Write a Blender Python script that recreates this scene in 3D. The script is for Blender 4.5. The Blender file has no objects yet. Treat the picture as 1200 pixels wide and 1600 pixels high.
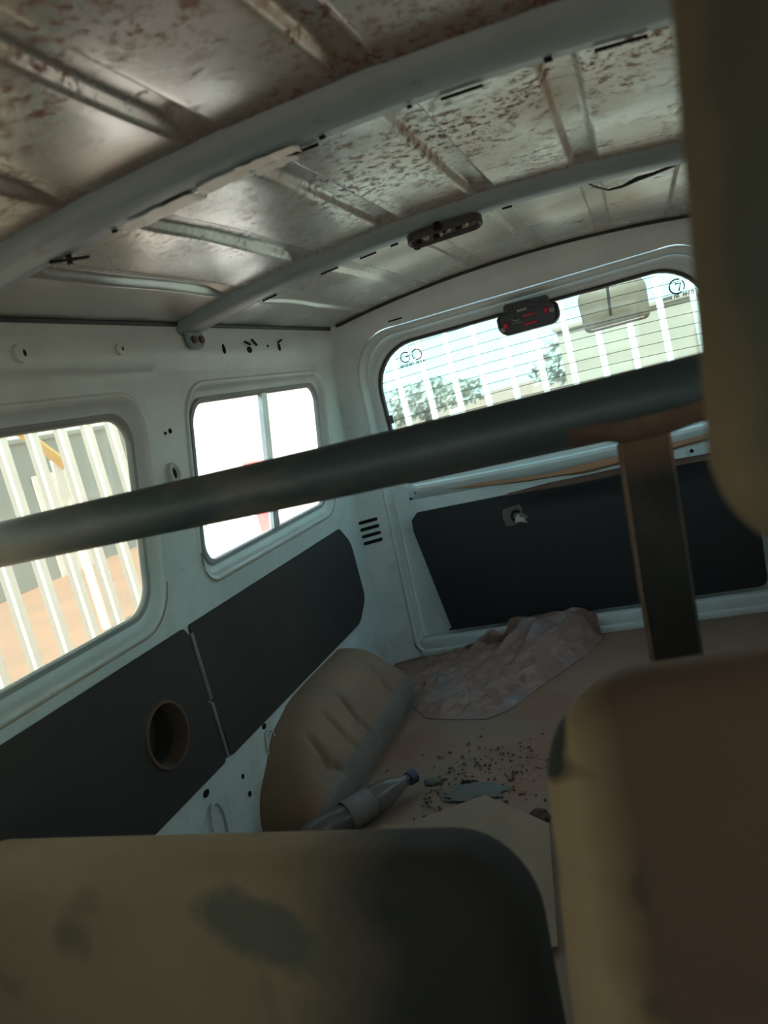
import bpy, bmesh, math, random
from mathutils import Vector, Matrix, noise
from mathutils.geometry import tessellate_polygon
random.seed(7)
S = bpy.context.scene
COL = S.collection
PI = math.pi

# ------------------------------------------------------------------ camera, sky, sun, exposure
cam_d = bpy.data.cameras.new('camera')
cam = bpy.data.objects.new('camera', cam_d)
COL.objects.link(cam)
ax = Vector((0.92067486, 0.18672958, 0.34276794))
ay = Vector((0.30365125, 0.20914754, -0.92954463))
az = Vector((-0.24526255, 0.95989029, 0.13585622))
cam.matrix_world = Matrix((ax, ay, az)).to_4x4()
cam_d.sensor_fit = 'HORIZONTAL'
cam_d.sensor_width = 36
cam_d.lens = 36
cam_d.clip_start = 0.02
cam_d.clip_end = 300
cam_d.dof.use_dof = True
cam_d.dof.focus_distance = 2.1
cam_d.dof.aperture_fstop = 6.5
S.camera = cam

w = bpy.data.worlds.new('sky')
S.world = w
w.use_nodes = True
nt = w.node_tree
nt.nodes.clear()
wo = nt.nodes.new('ShaderNodeOutputWorld')
bg = nt.nodes.new('ShaderNodeBackground')
tc = nt.nodes.new('ShaderNodeTexCoord')
sx = nt.nodes.new('ShaderNodeSeparateXYZ')
cr = nt.nodes.new('ShaderNodeValToRGB')
nt.links.new(tc.outputs['Generated'], sx.inputs[0])
nt.links.new(sx.outputs['Z'], cr.inputs['Fac'])
cr.color_ramp.elements[0].position = 0.0
cr.color_ramp.elements[0].color = (0.52, 0.72, 0.73, 1)
cr.color_ramp.elements[1].position = 0.55
cr.color_ramp.elements[1].color = (0.40, 0.56, 0.68, 1)
nt.links.new(cr.outputs[0], bg.inputs['Color'])
bg.inputs['Strength'].default_value = 1.45
nt.links.new(bg.outputs[0], wo.inputs['Surface'])

sun_d = bpy.data.lights.new('sun', 'SUN')
sun = bpy.data.objects.new('sun', sun_d)
COL.objects.link(sun)
sun_d.energy = 6.0
sun_d.angle = 0.009
sun_d.color = (1.0, 0.95, 0.87)
sun.rotation_euler = Vector((-0.07, 0.70, -1.0)).to_track_quat('-Z', 'Y').to_euler()   # light comes from the front, high
sun.location = (3, -4, 8)

S.view_settings.view_transform = 'Standard'
S.view_settings.look = 'None'
S.view_settings.gamma = 1
S.view_settings.use_curve_mapping = False
S.view_settings.exposure = 1.4
S.cycles.max_bounces = 10
S.cycles.diffuse_bounces = 6
S.cycles.transparent_max_bounces = 16
S.cycles.use_denoising = True
S.cycles.caustics_refractive = False

# ------------------------------------------------------------------ materials
class NT:
    def __init__(s, name):
        s.m = bpy.data.materials.new(name)
        s.m.use_nodes = True
        s.t = s.m.node_tree
        s.b = s.t.nodes['Principled BSDF']
        s.out = s.t.nodes['Material Output']
        s.tc = s.t.nodes.new('ShaderNodeTexCoord')
    def n(s, k, **kw):
        x = s.t.nodes.new(k)
        for a, v in kw.items():
            setattr(x, a, v)
        return x
    def l(s, a, b):
        s.t.links.new(a, b)
    def noise(s, scale, detail=4, rough=0.6, stretch=(1, 1, 1), coord='Object', dist=0.0):
        mp = s.n('ShaderNodeMapping')
        mp.inputs['Scale'].default_value = stretch
        s.l(s.tc.outputs[coord], mp.inputs[0])
        x = s.n('ShaderNodeTexNoise')
        x.inputs['Scale'].default_value = scale
        x.inputs['Detail'].default_value = detail
        x.inputs['Roughness'].default_value = rough
        x.inputs['Distortion'].default_value = dist
        s.l(mp.outputs[0], x.inputs['Vector'])
        return x.outputs['Fac']
    def ramp(s, fac, a, b, ca=(0, 0, 0, 1), cb=(1, 1, 1, 1)):
        r = s.n('ShaderNodeValToRGB')
        r.color_ramp.elements[0].position = a
        r.color_ramp.elements[0].color = ca
        r.color_ramp.elements[1].position = b
        r.color_ramp.elements[1].color = cb
        s.l(fac, r.inputs['Fac'])
        return r.outputs[0]
    def math(s, op, a, b, clamp=False):
        x = s.n('ShaderNodeMath', operation=op, use_clamp=clamp)
        for i, v in enumerate((a, b)):
            if isinstance(v, (int, float)):
                x.inputs[i].default_value = v
            else:
                s.l(v, x.inputs[i])
        return x.outputs[0]
    def mix(s, fac, a, b, mode='MIX'):
        x = s.n('ShaderNodeMix', data_type='RGBA', blend_type=mode)
        if isinstance(fac, (int, float)):
            x.inputs[0].default_value = fac
        else:
            s.l(fac, x.inputs[0])
        for i, v in ((6, a), (7, b)):
            if isinstance(v, tuple):
                x.inputs[i].default_value = v if len(v) == 4 else (*v, 1)
            else:
                s.l(v, x.inputs[i])
        return x.outputs[2]
    def bump(s, h, strength=0.3, dist=0.01, prev=None):
        b = s.n('ShaderNodeBump')
        b.inputs['Strength'].default_value = strength
        b.inputs['Distance'].default_value = dist
        s.l(h, b.inputs['Height'])
        if prev is not None:
            s.l(prev, b.inputs['Normal'])
        return b.outputs[0]
    def axis(s, i, coord='Object'):
        x = s.n('ShaderNodeSeparateXYZ')
        s.l(s.tc.outputs[coord], x.inputs[0])
        return x.outputs[i]
    def maprange(s, v, a, b):
        x = s.n('ShaderNodeMapRange')
        x.inputs[1].default_value = a
        x.inputs[2].default_value = b
        s.l(v, x.inputs[0])
        return x.outputs[0]
    def fin(s, col, rough=0.6, metal=0.0, nrm=None, spec=0.5):
        for k, v in (('Base Color', col), ('Roughness', rough), ('Metallic', metal)):
            if isinstance(v, (int, float)):
                s.b.inputs[k].default_value = v
            elif isinstance(v, tuple):
                s.b.inputs[k].default_value = v if len(v) == 4 else (*v, 1)
            else:
                s.l(v, s.b.inputs[k])
        s.b.inputs['Specular IOR Level'].default_value = spec
        if nrm is not None:
            s.l(nrm, s.b.inputs['Normal'])
        return s.m

def mottled(name, ca, cb, scale=6, rough=0.6, metal=0.0, bump=0.15, bscale=60, spec=0.5, lo=0.35, hi=0.65, stretch=(1, 1, 1)):
    k = NT(name)
    c = k.mix(k.ramp(k.noise(scale, stretch=stretch), lo, hi), ca, cb)
    nm = k.bump(k.noise(bscale), bump, 0.004)
    return k.fin(c, rough, metal, nm, spec)

def make_paint():
    k = NT('white_van_paint')
    c = k.mix(k.ramp(k.noise(5, 6), 0.35, 0.7), (0.55, 0.64, 0.64), (0.46, 0.53, 0.53))
    dust = k.ramp(k.noise(9, 8, 0.7), 0.52, 0.75)
    low = k.maprange(k.axis(2), 0.1, -0.95)
    dust = k.math('MULTIPLY', dust, k.math('ADD', k.math('MULTIPLY', low, 0.75), 0.10))
    c = k.mix(dust, c, (0.40, 0.26, 0.17))
    speck = k.ramp(k.noise(70, 3), 0.70, 0.74)
    c = k.mix(k.math('MULTIPLY', speck, 0.6), c, (0.12, 0.09, 0.07))
    return k.fin(c, 0.38, 0, k.bump(k.noise(7, 2), 0.12, 0.02), 0.5)
M_PAINT = make_paint()

def make_bow():
    k = NT('bow_paint')
    c = k.mix(k.ramp(k.noise(8, 6), 0.35, 0.7), (0.24, 0.325, 0.365), (0.20, 0.27, 0.30))
    r = k.ramp(k.noise(22, 8, 0.75), 0.62, 0.72)
    c = k.mix(k.math('MULTIPLY', r, 0.7), c, (0.12, 0.07, 0.05))
    return k.fin(c, 0.4, 0, k.bump(k.noise(12, 2), 0.1, 0.01))
M_BOW = make_bow()

def make_ceiling():
    k = NT('bare_rusty_roof_metal')
    c = k.mix(k.ramp(k.noise(3, 5), 0.35, 0.65), (0.48, 0.52, 0.51), (0.42, 0.42, 0.39))
    # dirt film of glue remains, warmer towards the middle and front
    film = k.ramp(k.noise(3.2, 4, 0.55), 0.38, 0.72)
    ctr = k.math('SUBTRACT', 1.0, k.math('MULTIPLY', k.math('ABSOLUTE', k.math('ADD', k.axis(0), 0.05), 0), 1.35), True)
    film = k.math('MULTIPLY', film, k.math('ADD', k.math('MULTIPLY', ctr, 0.75), 0.05))
    c = k.mix(film, c, (0.34, 0.25, 0.15))
    rust1 = k.ramp(k.noise(60, 10, 0.8, (1, 1, 1)), 0.51, 0.56)
    zone = k.ramp(k.noise(4.2, 4, 0.6), 0.38, 0.58)
    yfront = k.maprange(k.axis(1), 2.1, 0.75)
    left = k.maprange(k.axis(0), -0.85, -0.35)
    rz = k.math('MULTIPLY', k.math('MULTIPLY', zone, yfront), left)
    rust = k.math('MULTIPLY', rust1, rz, True)
    c = k.mix(k.math('MULTIPLY', rust, 1.7, True), c, (0.17, 0.065, 0.035))
    spots = k.ramp(k.noise(11, 8, 0.75), 0.60, 0.68)
    c = k.mix(k.math('MULTIPLY', spots, k.math('MULTIPLY', left, 0.85)), c, (0.14, 0.055, 0.03))
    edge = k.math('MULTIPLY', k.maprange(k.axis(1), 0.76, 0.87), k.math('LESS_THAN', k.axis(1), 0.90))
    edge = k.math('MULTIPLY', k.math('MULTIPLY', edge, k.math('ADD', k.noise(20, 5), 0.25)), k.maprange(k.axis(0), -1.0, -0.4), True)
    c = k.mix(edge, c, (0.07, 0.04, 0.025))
    nm = k.bump(k.noise(2.2, 1, 0.4), 0.7, 0.06)
    nm = k.bump(k.noise(120, 3), 0.08, 0.002, nm)
    cover = k.math('MAXIMUM', k.math('MULTIPLY', rust, 1.7, True), k.math('MULTIPLY', spots, left), True)
    rr = k.math('ADD', k.math('MULTIPLY', cover, 0.45), k.math('ADD', k.math('MULTIPLY', film, 0.15), 0.25))
    met = k.math('MULTIPLY', k.math('SUBTRACT', 1.0, k.math('MAXIMUM', cover, film), True), 0.55)
    return k.fin(c, rr, met, nm, 0.6)
M_CEIL = make_ceiling()

def make_floor():
    k = NT('dusty_brown_floor')
    c = k.mix(k.ramp(k.noise(3, 5), 0.35, 0.65), (0.225, 0.150, 0.112), (0.185, 0.138, 0.108))
    c = k.mix(k.ramp(k.noise(3.5, 3), 0.50, 0.62), c, (0.20, 0.118, 0.082))
    c = k.mix(k.ramp(k.noise(14, 8, 0.7), 0.55, 0.75), c, (0.23, 0.135, 0.095))
    c = k.mix(k.ramp(k.noise(60, 6, 0.7, (1, 3, 1)), 0.66, 0.72), c, (0.06, 0.05, 0.04))
    return k.fin(c, 0.85, 0, k.bump(k.noise(40, 5), 0.25, 0.006), 0.2)
M_FLOOR = make_floor()

M_BLACKPANEL = mottled('black_hardboard', (0.014, 0.017, 0.020), (0.020, 0.021, 0.022), 5, 0.5, bump=0.05, spec=0.35)
M_GREYPANEL = mottled('charcoal_hardboard', (0.033, 0.034, 0.034), (0.046, 0.040, 0.036), 3, 0.7, bump=0.1, bscale=90, spec=0.25)
M_RUBBER = mottled('black_rubber', (0.012, 0.013, 0.014), (0.03, 0.028, 0.025), 20, 0.6)
M_DUSTLINE = mottled('tan_dust_line', (0.26, 0.20, 0.13), (0.34, 0.30, 0.24), 18, 0.9)
M_GREYSEAL = mottled('grey_window_seal', (0.20, 0.24, 0.24), (0.27, 0.29, 0.28), 12, 0.6)
M_DARK = mottled('dark_void', (0.010, 0.009, 0.008), (0.02, 0.018, 0.015), 10, 0.9, spec=0.1)
M_ALU = mottled('aluminium', (0.55, 0.57, 0.56), (0.42, 0.44, 0.43), 20, 0.35, 0.6)
M_RUST = mottled('rust_brown', (0.075, 0.045, 0.03), (0.115, 0.072, 0.05), 20, 0.85, bump=0.4)
M_ORANGEDUST = mottled('orange_dust_layer', (0.40, 0.23, 0.14), (0.34, 0.21, 0.14), 20, 0.95, bump=0.3, spec=0.1)
M_WHITE = mottled('bright_strip_white', (0.88, 0.96, 0.98), (0.84, 0.92, 0.94), 14, 0.5, bump=0.3)
M_RED = mottled('red_plastic', (0.55, 0.02, 0.05), (0.42, 0.02, 0.04), 20, 0.4)
M_HEAT = mottled('heater_line_brown', (0.03, 0.025, 0.02), (0.05, 0.035, 0.03), 20, 0.7)
M_FENCE = mottled('white_fence_paint', (0.90, 0.89, 0.85), (0.86, 0.84, 0.80), 10, 0.5)
M_WALLW = mottled('white_plaster', (0.86, 0.86, 0.84), (0.80, 0.80, 0.78), 2, 0.9)
M_GROUND = mottled('orange_laterite_earth', (0.31, 0.205, 0.15), (0.25, 0.18, 0.14), 0.6, 0.95, bump=0.4, bscale=3, spec=0.1)
M_LEAF = mottled('hazed_green_leaves', (0.33, 0.37, 0.32), (0.40, 0.42, 0.36), 0.7, 0.8)  # haze over the distant trees is mixed into this pale leaf colour
M_BARK = mottled('grey_bark', (0.16, 0.13, 0.10), (0.24, 0.2, 0.16), 5, 0.9)
M_BLUEWALL = mottled('pale_blue_tin', (0.26, 0.33, 0.32), (0.30, 0.34, 0.31), 2, 0.6)
M_TANWALL = mottled('tan_render', (0.34, 0.29, 0.23), (0.30, 0.27, 0.22), 2, 0.9)
M_YELLOW = mottled('yellow_paint', (0.85, 0.55, 0.08), (0.75, 0.5, 0.1), 8, 0.5)
M_REDPAINT = mottled('faded_red_paint', (0.60, 0.12, 0.12), (0.66, 0.22, 0.2), 6, 0.6)
M_CARD = mottled('tan_cardboard', (0.24, 0.175, 0.12), (0.20, 0.148, 0.105), 8, 0.9, bump=0.15)
M_CHIP = mottled('dark_rubble', (0.05, 0.034, 0.026), (0.13, 0.08, 0.058), 18, 0.95)
M_BLUECAP = mottled('blue_cap', (0.02, 0.035, 0.08), (0.035, 0.05, 0.10), 12, 0.5)
M_BLACKPL = mottled('black_plastic', (0.012, 0.018, 0.024), (0.03, 0.035, 0.04), 25, 0.35, bump=0.1)
M_GREYPL = mottled('grey_clear_plastic', (0.16, 0.18, 0.19), (0.35, 0.36, 0.36), 60, 0.25, bump=0.2)
M_CASE = mottled('dome_lamp_tray', (0.22, 0.20, 0.18), (0.40, 0.38, 0.36), 60, 0.4, 0.4, bump=0.3)

def make_arch():
    k = NT('tan_dusty_vinyl')
    c = k.mix(k.ramp(k.noise(6, 5), 0.35, 0.65), (0.255, 0.170, 0.112), (0.205, 0.148, 0.105))
    return k.fin(c, 0.75, 0, k.bump(k.noise(16, 3), 0.3, 0.01), 0.3)
M_VINYL = make_arch()
M_VINYLSIDE = mottled('grey_vinyl_edge', (0.15, 0.135, 0.12), (0.19, 0.16, 0.135), 10, 0.7)

def make_bar():
    k = NT('dark_painted_tube')
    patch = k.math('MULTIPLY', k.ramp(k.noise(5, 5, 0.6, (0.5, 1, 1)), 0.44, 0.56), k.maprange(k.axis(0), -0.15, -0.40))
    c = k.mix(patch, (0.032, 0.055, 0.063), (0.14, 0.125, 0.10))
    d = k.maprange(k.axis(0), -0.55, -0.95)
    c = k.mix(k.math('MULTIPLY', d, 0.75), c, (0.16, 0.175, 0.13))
    return k.fin(c, 0.45, 0, k.bump(k.noise(50, 4), 0.15, 0.003), 0.5)
M_BAR = make_bar()

def make_bracket():
    k = NT('rusty_black_bracket')
    c = k.mix(k.ramp(k.noise(12, 6), 0.45, 0.7), (0.014, 0.013, 0.012), (0.032, 0.026, 0.020))
    up = k.maprange(k.axis(2), -0.085, -0.045)
    c = k.mix(up, c, (0.10, 0.058, 0.036))
    return k.fin(c, 0.8, 0, k.bump(k.noise(40, 4), 0.3, 0.004), 0.3)
M_BRK = make_bracket()

def make_seat(name, dust, bare, xlo, xhi, zones=True, marks=False):
    """dark cloth under a film of tan dust; the dust is rubbed off between object x = xlo and xhi"""
    k = NT(name)
    d = k.mix(k.ramp(k.noise(4, 4), 0.35, 0.7), dust, tuple(v * 0.82 for v in dust))
    x = k.math('ADD', k.axis(0), k.math('MULTIPLY', k.math('SUBTRACT', k.noise(9, 4), 0.5), 0.10 if zones else 0.05))
    m = k.maprange(x, xlo, xhi)
    if zones:
        sp = k.ramp(k.noise(7, 2, 0.5), 0.60, 0.68)
        m = k.math('MAXIMUM', m, k.math('MULTIPLY', sp, 0.45))
    c = k.mix(m, d, bare)
    if zones:       # rubbed grey-green patch near the top edge
        dx = k.math('DIVIDE', k.math('SUBTRACT', k.axis(0), 0.125), 0.085)
        dz = k.math('DIVIDE', k.math('SUBTRACT', k.math('ADD', k.axis(2), k.math('MULTIPLY', k.axis(0), 0.35)), 0.225), 0.035)
        dd = k.math('ADD', k.math('MULTIPLY', dx, dx), k.math('MULTIPLY', dz, dz))
        dd = k.math('ADD', dd, k.math('MULTIPLY', k.math('SUBTRACT', k.noise(22, 4), 0.5), 2.2))
        c = k.mix(k.math('MULTIPLY', k.maprange(dd, 1.2, 0.5), 0.7), c, (0.055, 0.062, 0.052))
    if marks:
        mk = k.ramp(k.noise(13, 1, 0.4, (1.0, 1.0, 1.3)), 0.57, 0.64)
        mk = k.math('MULTIPLY', mk, k.maprange(k.axis(0), -0.16, -0.18))
        c = k.mix(mk, c, (0.03, 0.028, 0.022))
    return k.fin(c, 0.9, 0, k.bump(k.noise(180, 2), 0.25, 0.002), 0.2)
M_SEATL = make_seat('dusty_tan_seat_cloth', (0.205, 0.145, 0.088), (0.030, 0.028, 0.026), 0.12, 0.27)
M_SEATR = make_seat('brown_seat_cloth', (0.27, 0.18, 0.10), (0.095, 0.056, 0.036), -0.205, -0.165, False, True)
M_SEATRS = make_seat('tan_seat_bolster', (0.27, 0.195, 0.115), (0.12, 0.09, 0.06), 0.3, 0.6)
M_PAD = make_seat('olive_headrest_cloth', (0.20, 0.15, 0.09), (0.068, 0.072, 0.056), -0.134, -0.108, False)
M_TEAR = mottled('dark_foam_tear', (0.03, 0.028, 0.02), (0.05, 0.042, 0.03), 30, 0.95)

def glass(name, tint, dirt, dirtcol, scale, lo, hi, base=0.0, stretch=(1, 1, 1)):
    k = NT(name)
    k.t.nodes.remove(k.b)
    tr = k.n('ShaderNodeBsdfTransparent')
    tr.inputs[0].default_value = (*tint, 1)
    gl = k.n('ShaderNodeBsdfGlossy')
    gl.inputs['Roughness'].default_value = 0.03
    lw = k.n('ShaderNodeLayerWeight')
    lw.inputs[0].default_value = 0.5
    fr = k.math('ADD', k.math('MULTIPLY', k.math('POWER', lw.outputs['Facing'], 5.0), 0.9), 0.05, True)
    m1 = k.n('ShaderNodeMixShader')
    k.l(fr, m1.inputs[0])
    k.l(tr.outputs[0], m1.inputs[1])
    k.l(gl.outputs[0], m1.inputs[2])
    tl = k.n('ShaderNodeBsdfTranslucent')
    tl.inputs[0].default_value = (*dirtcol, 1)
    df = k.n('ShaderNodeBsdfDiffuse')
    df.inputs[0].default_value = (*dirtcol, 1)
    m2 = k.n('ShaderNodeMixShader')
    m2.inputs[0].default_value = 0.35
    k.l(tl.outputs[0], m2.inputs[1])
    k.l(df.outputs[0], m2.inputs[2])
    f = k.ramp(k.noise(scale, 7, 0.7, stretch), lo, hi)
    f = k.math('ADD', k.math('MULTIPLY', f, dirt), base, True)
    m3 = k.n('ShaderNodeMixShader')
    k.l(f, m3.inputs[0])
    k.l(m1.outputs[0], m3.inputs[1])
    k.l(m2.outputs[0], m3.inputs[2])
    k.l(m3.outputs[0], k.out.inputs['Surface'])
    return k.m
M_GLASS_DIRTY = glass('dusty_window_glass', (0.70, 0.66, 0.52), 0.28, (0.55, 0.50, 0.42), 4, 0.35, 0.8, 0.16, (1, 1, 1))
M_GLASS_CLEAR = glass('clear_window_glass', (0.97, 0.99, 0.99), 0.06, (0.7, 0.7, 0.7), 6, 0.4, 0.8)
M_GLASS_REAR = glass('rear_window_glass', (0.50, 0.70, 0.69), 0.12, (0.6, 0.58, 0.52), 5, 0.35, 0.8, 0.02)

def make_sheetplastic():
    k = NT('dusty_plastic_sheet')
    c = k.mix(k.ramp(k.noise(9, 6), 0.35, 0.65), (0.30, 0.185, 0.145), (0.19, 0.120, 0.098))
    c = k.mix(k.ramp(k.noise(8, 5, 0.6), 0.50, 0.66), c, (0.20, 0.185, 0.20))
    c = k.mix(k.ramp(k.noise(30, 6, 0.7, (1, 2.5, 1)), 0.55, 0.72), c, (0.42, 0.30, 0.24))
    return k.fin(c, 0.30, 0, k.bump(k.noise(28, 6, 0.7, (1, 1, 1), dist=1.5), 0.6, 0.012), 0.5)
M_SHEET = make_sheetplastic()

def make_pet():
    k = NT('clear_bottle_plastic')
    k.t.nodes.remove(k.b)
    tr = k.n('ShaderNodeBsdfTransparent')
    tr.inputs[0].default_value = (0.62, 0.60, 0.60, 1)
    gl = k.n('ShaderNodeBsdfPrincipled')
    gl.inputs['Base Color'].default_value = (0.20, 0.18, 0.17, 1)
    gl.inputs['Roughness'].default_value = 0.2
    m = k.n('ShaderNodeMixShader')
    m.inputs[0].default_value = 0.5
    k.l(tr.outputs[0], m.inputs[1])
    k.l(gl.outputs[0], m.inputs[2])
    k.l(m.outputs[0], k.out.inputs['Surface'])
    return k.m
M_PET = make_pet()

# ------------------------------------------------------------------ mesh helpers
def tag(o, label=None, cat=None, group=None, kind=None):
    if label: o['label'] = label
    if cat: o['category'] = cat
    if group: o['group'] = group
    if kind: o['kind'] = kind
    return o

def link(name, me, mat, parent=None, smooth=True, angle=35):
    if isinstance(mat, (list, tuple)):
        for m in mat: me.materials.append(m)
    elif mat: me.materials.append(mat)
    o = bpy.data.objects.new(name, me)
    COL.objects.link(o)
    if parent: o.parent = parent
    if smooth:
        for p in me.polygons: p.use_smooth = True
        me.set_sharp_from_angle(angle=math.radians(angle))
    return o

def obj(name, bm, mat, parent=None, smooth=True, angle=35, normals=True):
    if normals:
        bmesh.ops.recalc_face_normals(bm, faces=bm.faces[:])
    me = bpy.data.meshes.new(name)
    bm.to_mesh(me)
    bm.free()
    return link(name, me, mat, parent, smooth, angle)

def empty(name, loc=(0, 0, 0), rot=(0, 0, 0)):
    o = bpy.data.objects.new(name, None)
    o.location = loc
    o.rotation_euler = rot
    o.empty_display_size = 0.05
    COL.objects.link(o)
    return o

def rloop(u0, u1, v0, v1, r, n=8, skew=0.0, top_r=None):
    """rounded rectangle loop; skew shifts u with v"""
    pts = []
    rt = r if top_r is None else top_r
    for cu, cv, a0, rr in ((u1 - r, v0 + r, -90, r), (u1 - rt, v1 - rt, 0, rt), (u0 + rt, v1 - rt, 90, rt), (u0 + r, v0 + r, 180, r)):
        for i in range(n + 1):
            a = math.radians(a0 + 90 * i / n)
            u, v = cu + rr * math.cos(a), cv + rr * math.sin(a)
            pts.append((u + skew * (v - (v0 + v1) / 2), v))
    return pts

def circ(u, v, ru, rv=None, n=28):
    rv = rv or ru
    return [(u + ru * math.cos(2 * PI * i / n), v + rv * math.sin(2 * PI * i / n)) for i in range(n)]

def loft(bm, loops, cap0=False, cap1=False, closed=True):
    vs = [[bm.verts.new(p) for p in lp] for lp in loops]
    n = len(loops[0])
    for a, b in zip(vs, vs[1:]):
        for i in range(n if closed else n - 1):
            j = (i + 1) % n
            bm.faces.new((a[i], a[j], b[j], b[i]))
    if cap0: bm.faces.new(list(reversed(vs[0])))
    if cap1: bm.faces.new(vs[-1])
    return vs

def sheet(outer, holes, fmap, cu=(), cv=()):
    """flat polygon with holes, cut along u and v lines, then bent by fmap(u, v) -> 3D"""
    polys = [[Vector((u, v, 0)) for u, v in outer]] + [[Vector((u, v, 0)) for u, v in h] for h in holes]
    flat = [p for q in polys for p in q]
    tris = tessellate_polygon(polys)
    bm = bmesh.new()
    vs = [bm.verts.new(p) for p in flat]
    for t in tris:
        try: bm.faces.new([vs[i] for i in t])
        except ValueError: pass
    for c in cu:
        bmesh.ops.bisect_plane(bm, geom=bm.verts[:] + bm.edges[:] + bm.faces[:], plane_co=(c, 0, 0), plane_no=(1, 0, 0))
    for c in cv:
        bmesh.ops.bisect_plane(bm, geom=bm.verts[:] + bm.edges[:] + bm.faces[:], plane_co=(0, c, 0), plane_no=(0, 1, 0))
    for v in bm.verts:
        v.co = Vector(fmap(v.co.x, v.co.y))
    return bm

def frange(a, b, n):
    return [a + (b - a) * i / n for i in range(n + 1)]

def tube(bm, pts, r, n=10, caps=True, up=Vector((0, 0, 1))):
    pts = [Vector(p) for p in pts]
    loops = []
    for i, p in enumerate(pts):
        d = (pts[min(i + 1, len(pts) - 1)] - pts[max(i - 1, 0)]).normalized()
        u = up if abs(d.dot(up)) < 0.95 else Vector((1, 0, 0))
        s = d.cross(u).normalized()
        t = s.cross(d)
        rr = r[i] if isinstance(r, (list, tuple)) else r
        loops.append([p + s * math.cos(2 * PI * k / n) * rr + t * math.sin(2 * PI * k / n) * rr for k in range(n)])
    loft(bm, loops, caps, caps)

def box(bm, c, s, bevel=0.0, rot=None):
    r = bmesh.ops.create_cube(bm, size=1.0)
    for v in r['verts']:
        v.co = Vector((v.co.x * s[0], v.co.y * s[1], v.co.z * s[2]))
    if bevel:
        es = list({e for v in r['verts'] for e in v.link_edges})
        rb = bmesh.ops.bevel(bm, geom=es, offset=bevel, segments=2, affect='EDGES', profile=0.5)
        vs = list({v for f in rb['faces'] for v in f.verts} | {v for v in r['verts'] if v.is_valid})
    else:
        vs = r['verts']
    for v in vs:
        co = v.co.copy()
        if rot is not None: co = rot @ co
        v.co = co + Vector(c)

def slab(bm, w_, h, d, rc, re, n=8, m=6, bulge=0.0, top_r=None):
    """upright cushion: outline w x h in x,z (origin at centre), depth d in y, corner radius rc, edge rounding re"""
    loops = []
    def lp(ins, y):
        rr = max(rc - ins, 0.004)
        tr = None if top_r is None else max(top_r - ins, 0.004)
        return [(u, y, v) for u, v in rloop(-w_ / 2 + ins, w_ / 2 - ins, -h / 2 + ins, h / 2 - ins, rr, n, 0, tr)]
    def inner(ins, y):
        return lp(ins, y)
    for s_, rng in ((-1, range(m + 1)), (1, range(m, -1, -1))):
        for i in rng:
            a = math.radians(90 * i / m)
            ins = re * (1 - math.sin(a))
            y = s_ * (d / 2 - re + re * math.cos(a))
            loops.append(lp(ins, y))
    mid = len(loops)
    # domed faces: shrink towards the centre
    def dome(s_):
        base = lp(re, s_ * d / 2)
        out = []
        for k in (0.75, 0.5, 0.25, 0.06):
            y = s_ * (d / 2 + bulge * (1 - k ** 2))
            out.append([(p[0] * k, y, p[2] * k) for p in base])
        return out
    f = dome(-1)
    loops = list(reversed(f)) + loops + dome(1)
    loft(bm, loops, True, True)

# ------------------------------------------------------------------ the van shell
CX = -0.317            # the van's middle line
Y0, Y1 = -1.9, 2.44    # side walls run from front to rear pillar
FL = -0.93             # floor
ZT = 0.295             # roof rail

def xs(z):
    """distance of the left wall from x = 0 at height z"""
    x = 1.035 - 0.09 * (z + 0.374)
    if z < -0.374: x = 1.035
    if z > 0.19:
        t = min((z - 0.19) / 0.02, 1.0)
        x -= 0.014 * t
    if z > 0.262:
        x += 0.008 * min((z - 0.262) / 0.01, 1.0)
    return x

def wall_left_map(y, z, off=0.0):
    x = -xs(z) - off
    if z < -0.70:                     # lower skirt with pressed ribs
        x += 0.008 * min((-0.70 - z) / 0.03, 1) * (0.5 + 0.5 * math.sin(y * 38))
    return (x, y, z)

WIN = {  # window_n: outer pressing (y0, y1, z0, z1, r, skew)
    1: (0.10, 1.385, -0.345, 0.155, 0.09, 0.16),
    2: (1.53, 2.43, -0.315, 0.163, 0.085, 0.20),
    0: (-1.75, -0.05, -0.42, 0.165, 0.09, 0.10),
}
def wloop(k, ins, n=8):
    y0, y1, z0, z1, r, sk = WIN[k]
    if k == 2:
        y1 -= 0.035
    return rloop(y0 + ins, y1 - ins, z0 + ins, z1 - ins, max(r - ins * 0.6, 0.02), n, sk)

SPK = (1.226, -0.540, 0.062)
cutv = frange(FL, ZT, 20) + [0.19, 0.21, 0.262, 0.272, -0.374, -0.70, -0.73]
cutu = frange(Y0, Y1, 30)
bm = sheet([(Y0, FL), (2.585, FL), (2.585, ZT), (Y0, ZT)], [wloop(0, 0), wloop(1, 0), wloop(2, 0), circ(SPK[0], SPK[1], 0.066)], wall_left_map, cutu + frange(1.0, 2.4, 60), cutv)
wl = tag(obj('wall_left', bm, M_PAINT, angle=50), kind='structure', label='white painted left side of the van interior')
bm = sheet([(Y0, FL), (2.585, FL), (2.585, ZT), (Y0, ZT)], [wloop(0, 0), wloop(1, 0), wloop(2, 0)], lambda y, z: (2 * CX + xs(z), y, z), cutu, cutv)
wr = tag(obj('wall_right', bm, M_PAINT, angle=50), kind='structure', label='white painted right side of the van interior')

# speaker cup behind the round hole
bm = bmesh.new()
loft(bm, [[(-xs(v) - d, u, v) for u, v in circ(SPK[0], SPK[1], r)] for d, r in ((0.0, 0.066), (0.02, 0.06), (0.06, 0.05))], False, True)
obj('speaker_cup', bm, M_GREYPANEL, wl)

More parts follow.
